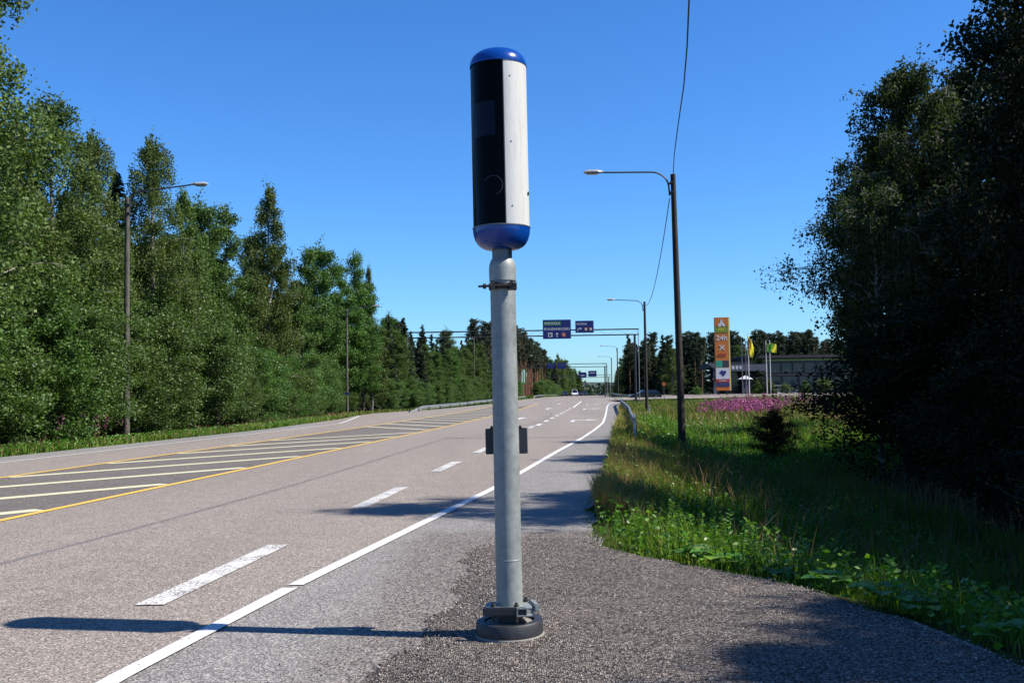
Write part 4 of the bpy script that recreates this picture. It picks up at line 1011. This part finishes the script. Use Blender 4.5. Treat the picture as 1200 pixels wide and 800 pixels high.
# ------------------------------------------------------------------ ground cover: blades of grass, seed heads, fireweed
def blades(name, x, y, h, w, mat, label, seed, cat='grass', lean=.35, zoff=0.):
    r = np.random.default_rng(seed)
    tuft = np.sin(x*3.7+2*np.sin(y*2.9))*np.sin(y*3.1+1.5*np.sin(x*2.3))+.5*np.sin(x*9+y*7)       # tussocks and thin spots
    keep = r.random(len(x)) < .62+.4*tuft; x = x[keep]; y = y[keep]; h = h[keep]*(.8+.32*tuft[keep]); w = w[keep]
    n = len(x); z = ground(x, y)+zoff-.03
    az = r.random(n)*2*PI; ln = lean*h*(.3+r.random(n)); b = np.stack([np.cos(az), np.sin(az), 0*az], 1)*(w/2)[:, None]
    d = r.random(n)*2*PI; dx = np.cos(d)*ln; dy = np.sin(d)*ln; B = np.stack([x, y, z], 1)
    Mi = B+np.stack([dx*.3, dy*.3, h*.55], 1); T = B+np.stack([dx, dy, h*(.93-.2*r.random(n))], 1)
    V = np.stack([B-b, B+b, Mi+b*.8, Mi-b*.8, T+b*.12, T-b*.12], 1).reshape(-1, 3)
    i = np.arange(n)[:, None]*6; Q = np.concatenate([i+np.array([[0, 1, 2, 3]]), i+np.array([[3, 2, 4, 5]])], 0)
    cl = .5+.5*np.sin(x*2.1+np.sin(y*1.7)*2)*np.sin(y*1.3+x)
    rn = np.clip(.55*r.random(n)+.45*cl, 0, 1)
    tag(link(name, npmesh(name, V, Q, MAT[mat], np.concatenate([rn, rn]))), label, cat, kind='stuff')
def scatter(r, n, y0, y1, d0, d1, p=1., side='r'):
    y = y0+(y1-y0)*r.random(n)**p; d = d0+(d1-d0)*r.random(n)
    x = xedge(y)+d if side == 'r' else xleft(y)-d
    return x, y
r = np.random.default_rng(3)
x, y = scatter(r, 95000, 4.5, 28, -.10, 6.5, 1.15); h = (.18+.38*r.random(len(x)))*np.clip((x-xedge(y))/.6, .2, 1); blades('verge_grass', x, y, h, np.full(len(x), .011), 'grass', 'green grass covering the right verge and ditch', 31)
x, y = scatter(r, 45000, 28, 64, .1, 12, 1.2); blades('verge_grass', x, y, .25+.45*r.random(len(x)), np.full(len(x), .03), 'grass', 'green grass farther along the right ditch, beyond the first lamp pole', 32)
x, y = scatter(r, 36000, 62, 127, .1, 34, .9); blades('meadow_grass', x, y, .3+.5*r.random(len(x)), np.full(len(x), .07), 'grass', 'grassy field below the side road and the fireweed', 33)
n = 27000; y = 12.5+26*r.random(n)**1.6; x = xedge(y)+.05+np.abs(r.normal(0, .6, n))*np.clip((y-9)/8, .2, 1.4); blades('dry_grass', x, y, .25+.4*r.random(n), np.full(n, .010), 'dry_grass', 'tall dry straw-coloured grass along the shoulder edge', 34, lean=.25)
n = 9000; y = 60+64*r.random(n); x = xedge(y)+1+20*r.random(n); blades('dry_grass', x, y, .4+.35*r.random(n), np.full(n, .05), 'dry_grass', 'yellowed grass in the field below the side road', 46)
n = 5000; y = 34+60*r.random(n); x = xedge(y)+.1+np.abs(r.normal(0, .9, n)); blades('dry_grass', x, y, .3+.4*r.random(n), np.full(n, .03), 'dry_grass', 'dry grass and weeds under the right guardrail', 35)
n = 16000; y = 44+60*r.random(n); x = xedge(y)+3.5+18*r.random(n)**.8; blades('seed_grass', x, y, .4+.4*r.random(n), np.full(n, .035), 'seed_grass', 'reddish seed-head grass in the field behind the first lamp pole', 36)
n = 5000; y = 10+22*r.random(n); x = xedge(y)+1.6+6*r.random(n); blades('seed_grass', x, y, .5+.45*r.random(n), np.full(n, .014), 'seed_grass', 'brownish seed heads standing in the ditch', 37)
n = 26000; y = 22+110*r.random(n)**1.2; x = xleft(y)-.05-2.6*r.random(n)*np.where((y > 64) & (y < 112), 2.3, 1); blades('left_verge_grass', x, y, .14+.32*r.random(n), .02+.0005*y, 'grass', 'strip of grass along the left edge of the road', 38)
n = 3200; y = 24+60*r.random(n)**1.2; x = xleft(y)-.9-1.4*r.random(n); blades('left_dry_grass', x, y, .3+.35*r.random(n), .016+.0004*y, 'seed_grass', 'tall dry grass at the foot of the left shrubs', 39)
n = 9000; y = 130+160*r.random(n); x = xleft(y)-.2-3*r.random(n); blades('far_left_grass', x, y, .3+.4*r.random(n), .02+.0006*y, 'grass', 'bright grass behind the far left guardrails', 40)
n = 9000; y = 150+150*r.random(n); x = xedge(y)+.5+6*r.random(n); blades('far_right_grass', x, y, .3+.5*r.random(n), .02+.0007*y, 'grass', 'yellow-green grass beyond the right junction', 41)
def low_leaves(name, n, y0, y1, d1, s_, hmax, label, seed, side='r'):
    r = np.random.default_rng(seed); x, y = scatter(r, n, y0, y1, .02, d1, 1.2, side)
    A = rand_dirs(r, n)*np.array([1, 1, .35]); A /= np.linalg.norm(A, axis=1)[:, None]
    C = np.stack([x, y, ground(x, y)+.02+hmax*r.random(n)], 1); V, Q = leaf_quads(C, s_, s_*.6, r, A)
    tag(link(name, npmesh(name, V, Q, MAT['plant_leaf'], r.random(n)*.9)), label, 'ground cover', kind='stuff')
low_leaves('low_weeds', 24000, 4.5, 30, 5.5, .06, .34, 'low leafy weeds tangled through the grass of the right verge', 61)
low_leaves('low_weeds', 7000, 30, 70, 7, .10, .45, 'leafy weeds in the farther right ditch grass', 62)
low_leaves('left_low_weeds', 8000, 24, 70, 2.4, .07, .35, 'leafy weeds in the strip below the left shrubs', 63, 'l')
n = 7000; y = 24+85*r.random(n)**1.2; x = xleft(y)-.3-2.2*r.random(n); blades('left_dry_grass', x, y, .2+.3*r.random(n), .014+.0005*y, 'dry_grass', 'yellowed grass mixed into the strip along the left edge of the road', 44)
n = 7000; y = 34+50*r.random(n)**1.4; x = xedge(y)+.02+.9*r.random(n); blades('rail_foot_grass', x, y, .35+.45*r.random(n), np.full(n, .024), 'dry_grass', 'tall straw-coloured weeds on the road side of the right guardrail', 45, lean=.3)
# fireweed: stems topped by blossom spikes
def fireweed(name, n, x, y, label, seed, sc=1.):
    r = np.random.default_rng(seed); z = ground(x, y); h = .8+.5*r.random(n); per = 16
    t = r.random((n, per)); P = np.stack([np.repeat(x[:, None], per, 1)+r.normal(0, .035*sc, (n, per)), np.repeat(y[:, None], per, 1)+r.normal(0, .035*sc, (n, per)), z[:, None]+h[:, None]*(.62+.4*t)], -1).reshape(-1, 3)
    V, Q = leaf_quads(P, .07*sc, .05*sc, r); tag(link(name, npmesh(name, V, Q, MAT['fireweed'], r.random(len(P)))), label, 'flowers', kind='stuff')
r = np.random.default_rng(8)
n = 400; cl = r.integers(0, 14, n); cys = r.uniform(70, 92, 14); cxs = cys*r.uniform(.197, .245, 14)
fireweed('fireweed', n, cxs[cl]+r.normal(0, .7, n), cys[cl]+r.normal(0, 3, n), 'patch of magenta fireweed in bloom before the side road', 51, 1.7)
n = 110; fireweed('fireweed', n, 23+7*r.random(n), 84+24*r.random(n), 'thinner pink fireweed to the right of the magenta patch', 52, 1.5)
n = 16; y = 34.5+6*r.random(n); fireweed('fireweed', n, xleft(y)-1.5-.5*r.random(n), y, 'dark pink fireweed below the shrubs near the left edge', 53)
# leafy weeds at the rim of the lay-by, each a plant of its own
def broad_plant(x, y, label, n=6, s=1., seed=0, gate='coltsfoot_plant'):
    r = random.Random(seed); o = empty(gate, (x, y, gz(x, y)), 0, label, 'plant')
    for k in range(n):
        a = k*6.28/n+r.uniform(-.3, .3); L = s*r.uniform(.10, .2); h = s*r.uniform(.08, .2); w_ = s*r.uniform(.10, .15)
        out = [(0, 0), (.25, -.55), (.05, -1), (.5, -.95), (.85, -.6), (1.1, -.25), (1.25, 0), (1.1, .25), (.85, .6), (.5, .95), (.05, 1), (.25, .55)]
        vs = []
        for px, py in out: 
            rr = L*.5+px*w_*1.3; yy = py*w_; zz = h+.04*s*math.sin(px*2.5)-abs(py)*.02*s
            vs.append((rr*math.cos(a)-yy*math.sin(a), rr*math.sin(a)+yy*math.cos(a), zz))
        c = (math.cos(a)*(L*.5+.6*w_), math.sin(a)*(L*.5+.6*w_), h+.01)
        lf = MB().add(vs+[c], [(i_, (i_+1) % 12, 12) for i_ in range(12)]).build('leaf', MAT['plant_leaf'], o)
        at_ = lf.data.attributes.new('rnd', 'FLOAT', 'FACE'); at_.data.foreach_set('value', [r.random()*.8+.2]*12)
        MB().tube([(0, 0, 0), (math.cos(a)*L*.4, math.sin(a)*L*.4, h*.8), c], .004, 4, cap=False).build('stalk', MAT['plant_leaf'], lf)
for i_, (x, y, s_, n_, lb) in enumerate([(1.82, 9.2, 1., 7, 'low broad-leaved plant brightly lit at the rim of the lay-by'), (1.62, 9.45, .8, 5, 'smaller broad-leaved plant left of the brightly lit one'), (2.25, 8.75, .7, 5, 'shaded broad-leaved plant where the lay-by rim turns'),
        (2.6, 7.3, .9, 6, 'broad-leaved plant catching sun above the lay-by rim at the right'), (2.72, 7.0, .7, 5, 'small broad-leaved plant on the rim, nearest the right edge'), (2.95, 6.3, .8, 6, 'weed tuft on the rim close to the right picture edge'), (2.45, 8.1, .8, 6, 'shaded broad-leaved plant halfway along the lay-by rim')]):
    broad_plant(x, y, lb, n_, s_, i_)
def tall_weed(x, y, h, label, seed):
    r = random.Random(seed); o = empty('tall_weed', (x, y, gz(x, y)), 0, label, 'plant', 'tall weeds at the rim of the lay-by')
    st = [(0, 0, 0), (r.uniform(-.03, .03), r.uniform(-.03, .03), h*.5), (r.uniform(-.08, .08), r.uniform(-.08, .08), h)]
    MB().tube(st, [.006, .005, .003], 5).build('stem', MAT['plant_leaf'], o)
    C = []; A = []
    for k in range(34):
        t = .12+.88*k/34; a = k*2.4; p = Vector(st[0]).lerp(Vector(st[2]), t); l_ = .075*(1.1-t*.6)
        d = Vector((math.cos(a), math.sin(a), .35)).normalized(); C.append(p+d*l_*.5); A.append(d)
    rr = np.random.default_rng(seed); V, Q = leaf_quads(np.array(C), .075, .024, rr, np.array(A)); tag(link('leaves', npmesh('leaves', V, Q, MAT['plant_leaf'], rr.random(34)), o), kind='stuff')
for k in range(40):
    y = 8.4+rt.random()*5.0; x = float(xedge(y))+.12+rt.random()*(.9 if y < 10.5 else 2.2); tall_weed(x, y, rt.uniform(.25, .62), 'thin upright leafy weed growing where the grass meets the lay-by', k)
for k in range(12):
    y = 5.0+rt.random()*3.4; x = float(xedge(y))+.12+rt.random()*.5; tall_weed(x, y, rt.uniform(.2, .42), 'thin upright leafy weed growing where the grass meets the lay-by', 100+k)
tall_weed(-.42, 9.5, .07, 'tiny green weed sprouting in the gravel left of the camera post', 200)
for k in range(44):
    y = 780+k*6; tree(rt.choice(['spruce', 'aspen', 'pine']), K*y+rt.uniform(-75, 75), y, 9+rt.uniform(-2, 3), 'far tree closing the road view beneath the sky gap', 'far trees across the end of the road')
# wooded rise closing the view down the road
r = np.random.default_rng(77); n = 50000
y = 900+900*r.random(n); x = K*y+r.uniform(-420, 420, n)*(y/1000); z = ground(x, y)+(8+9*r.random(n))*(.4+.6*r.random(n)); 
V, Q = leaf_quads(np.stack([x, y, z], 1), 3.2, 2.2, r); tag(link('distant_forest', npmesh('distant_forest', V, Q, MAT['spruce'], r.random(n))), 'far-off wooded horizon closing the view down the road', 'forest', kind='stuff')
xs = np.linspace(-2600, 3000, 60); yy = np.array([1300, 1600, 2000.]); X, Y = np.meshgrid(xs, yy)
Z = np.stack([0*xs-6, 9+2*np.sin(xs*.004)+1.5*np.sin(xs*.013), 20+4*np.sin(xs*.003+1)+1.5*np.sin(xs*.017)]); V = np.stack([X.ravel(), Y.ravel(), Z.ravel()], 1)
i, j = np.meshgrid(np.arange(59), np.arange(2)); a = (j*60+i).ravel(); tag(link('hills', npmesh('hills', V, np.stack([a, a+1, a+61, a+60], 1), MAT['hill'], smooth=True)), kind='structure')
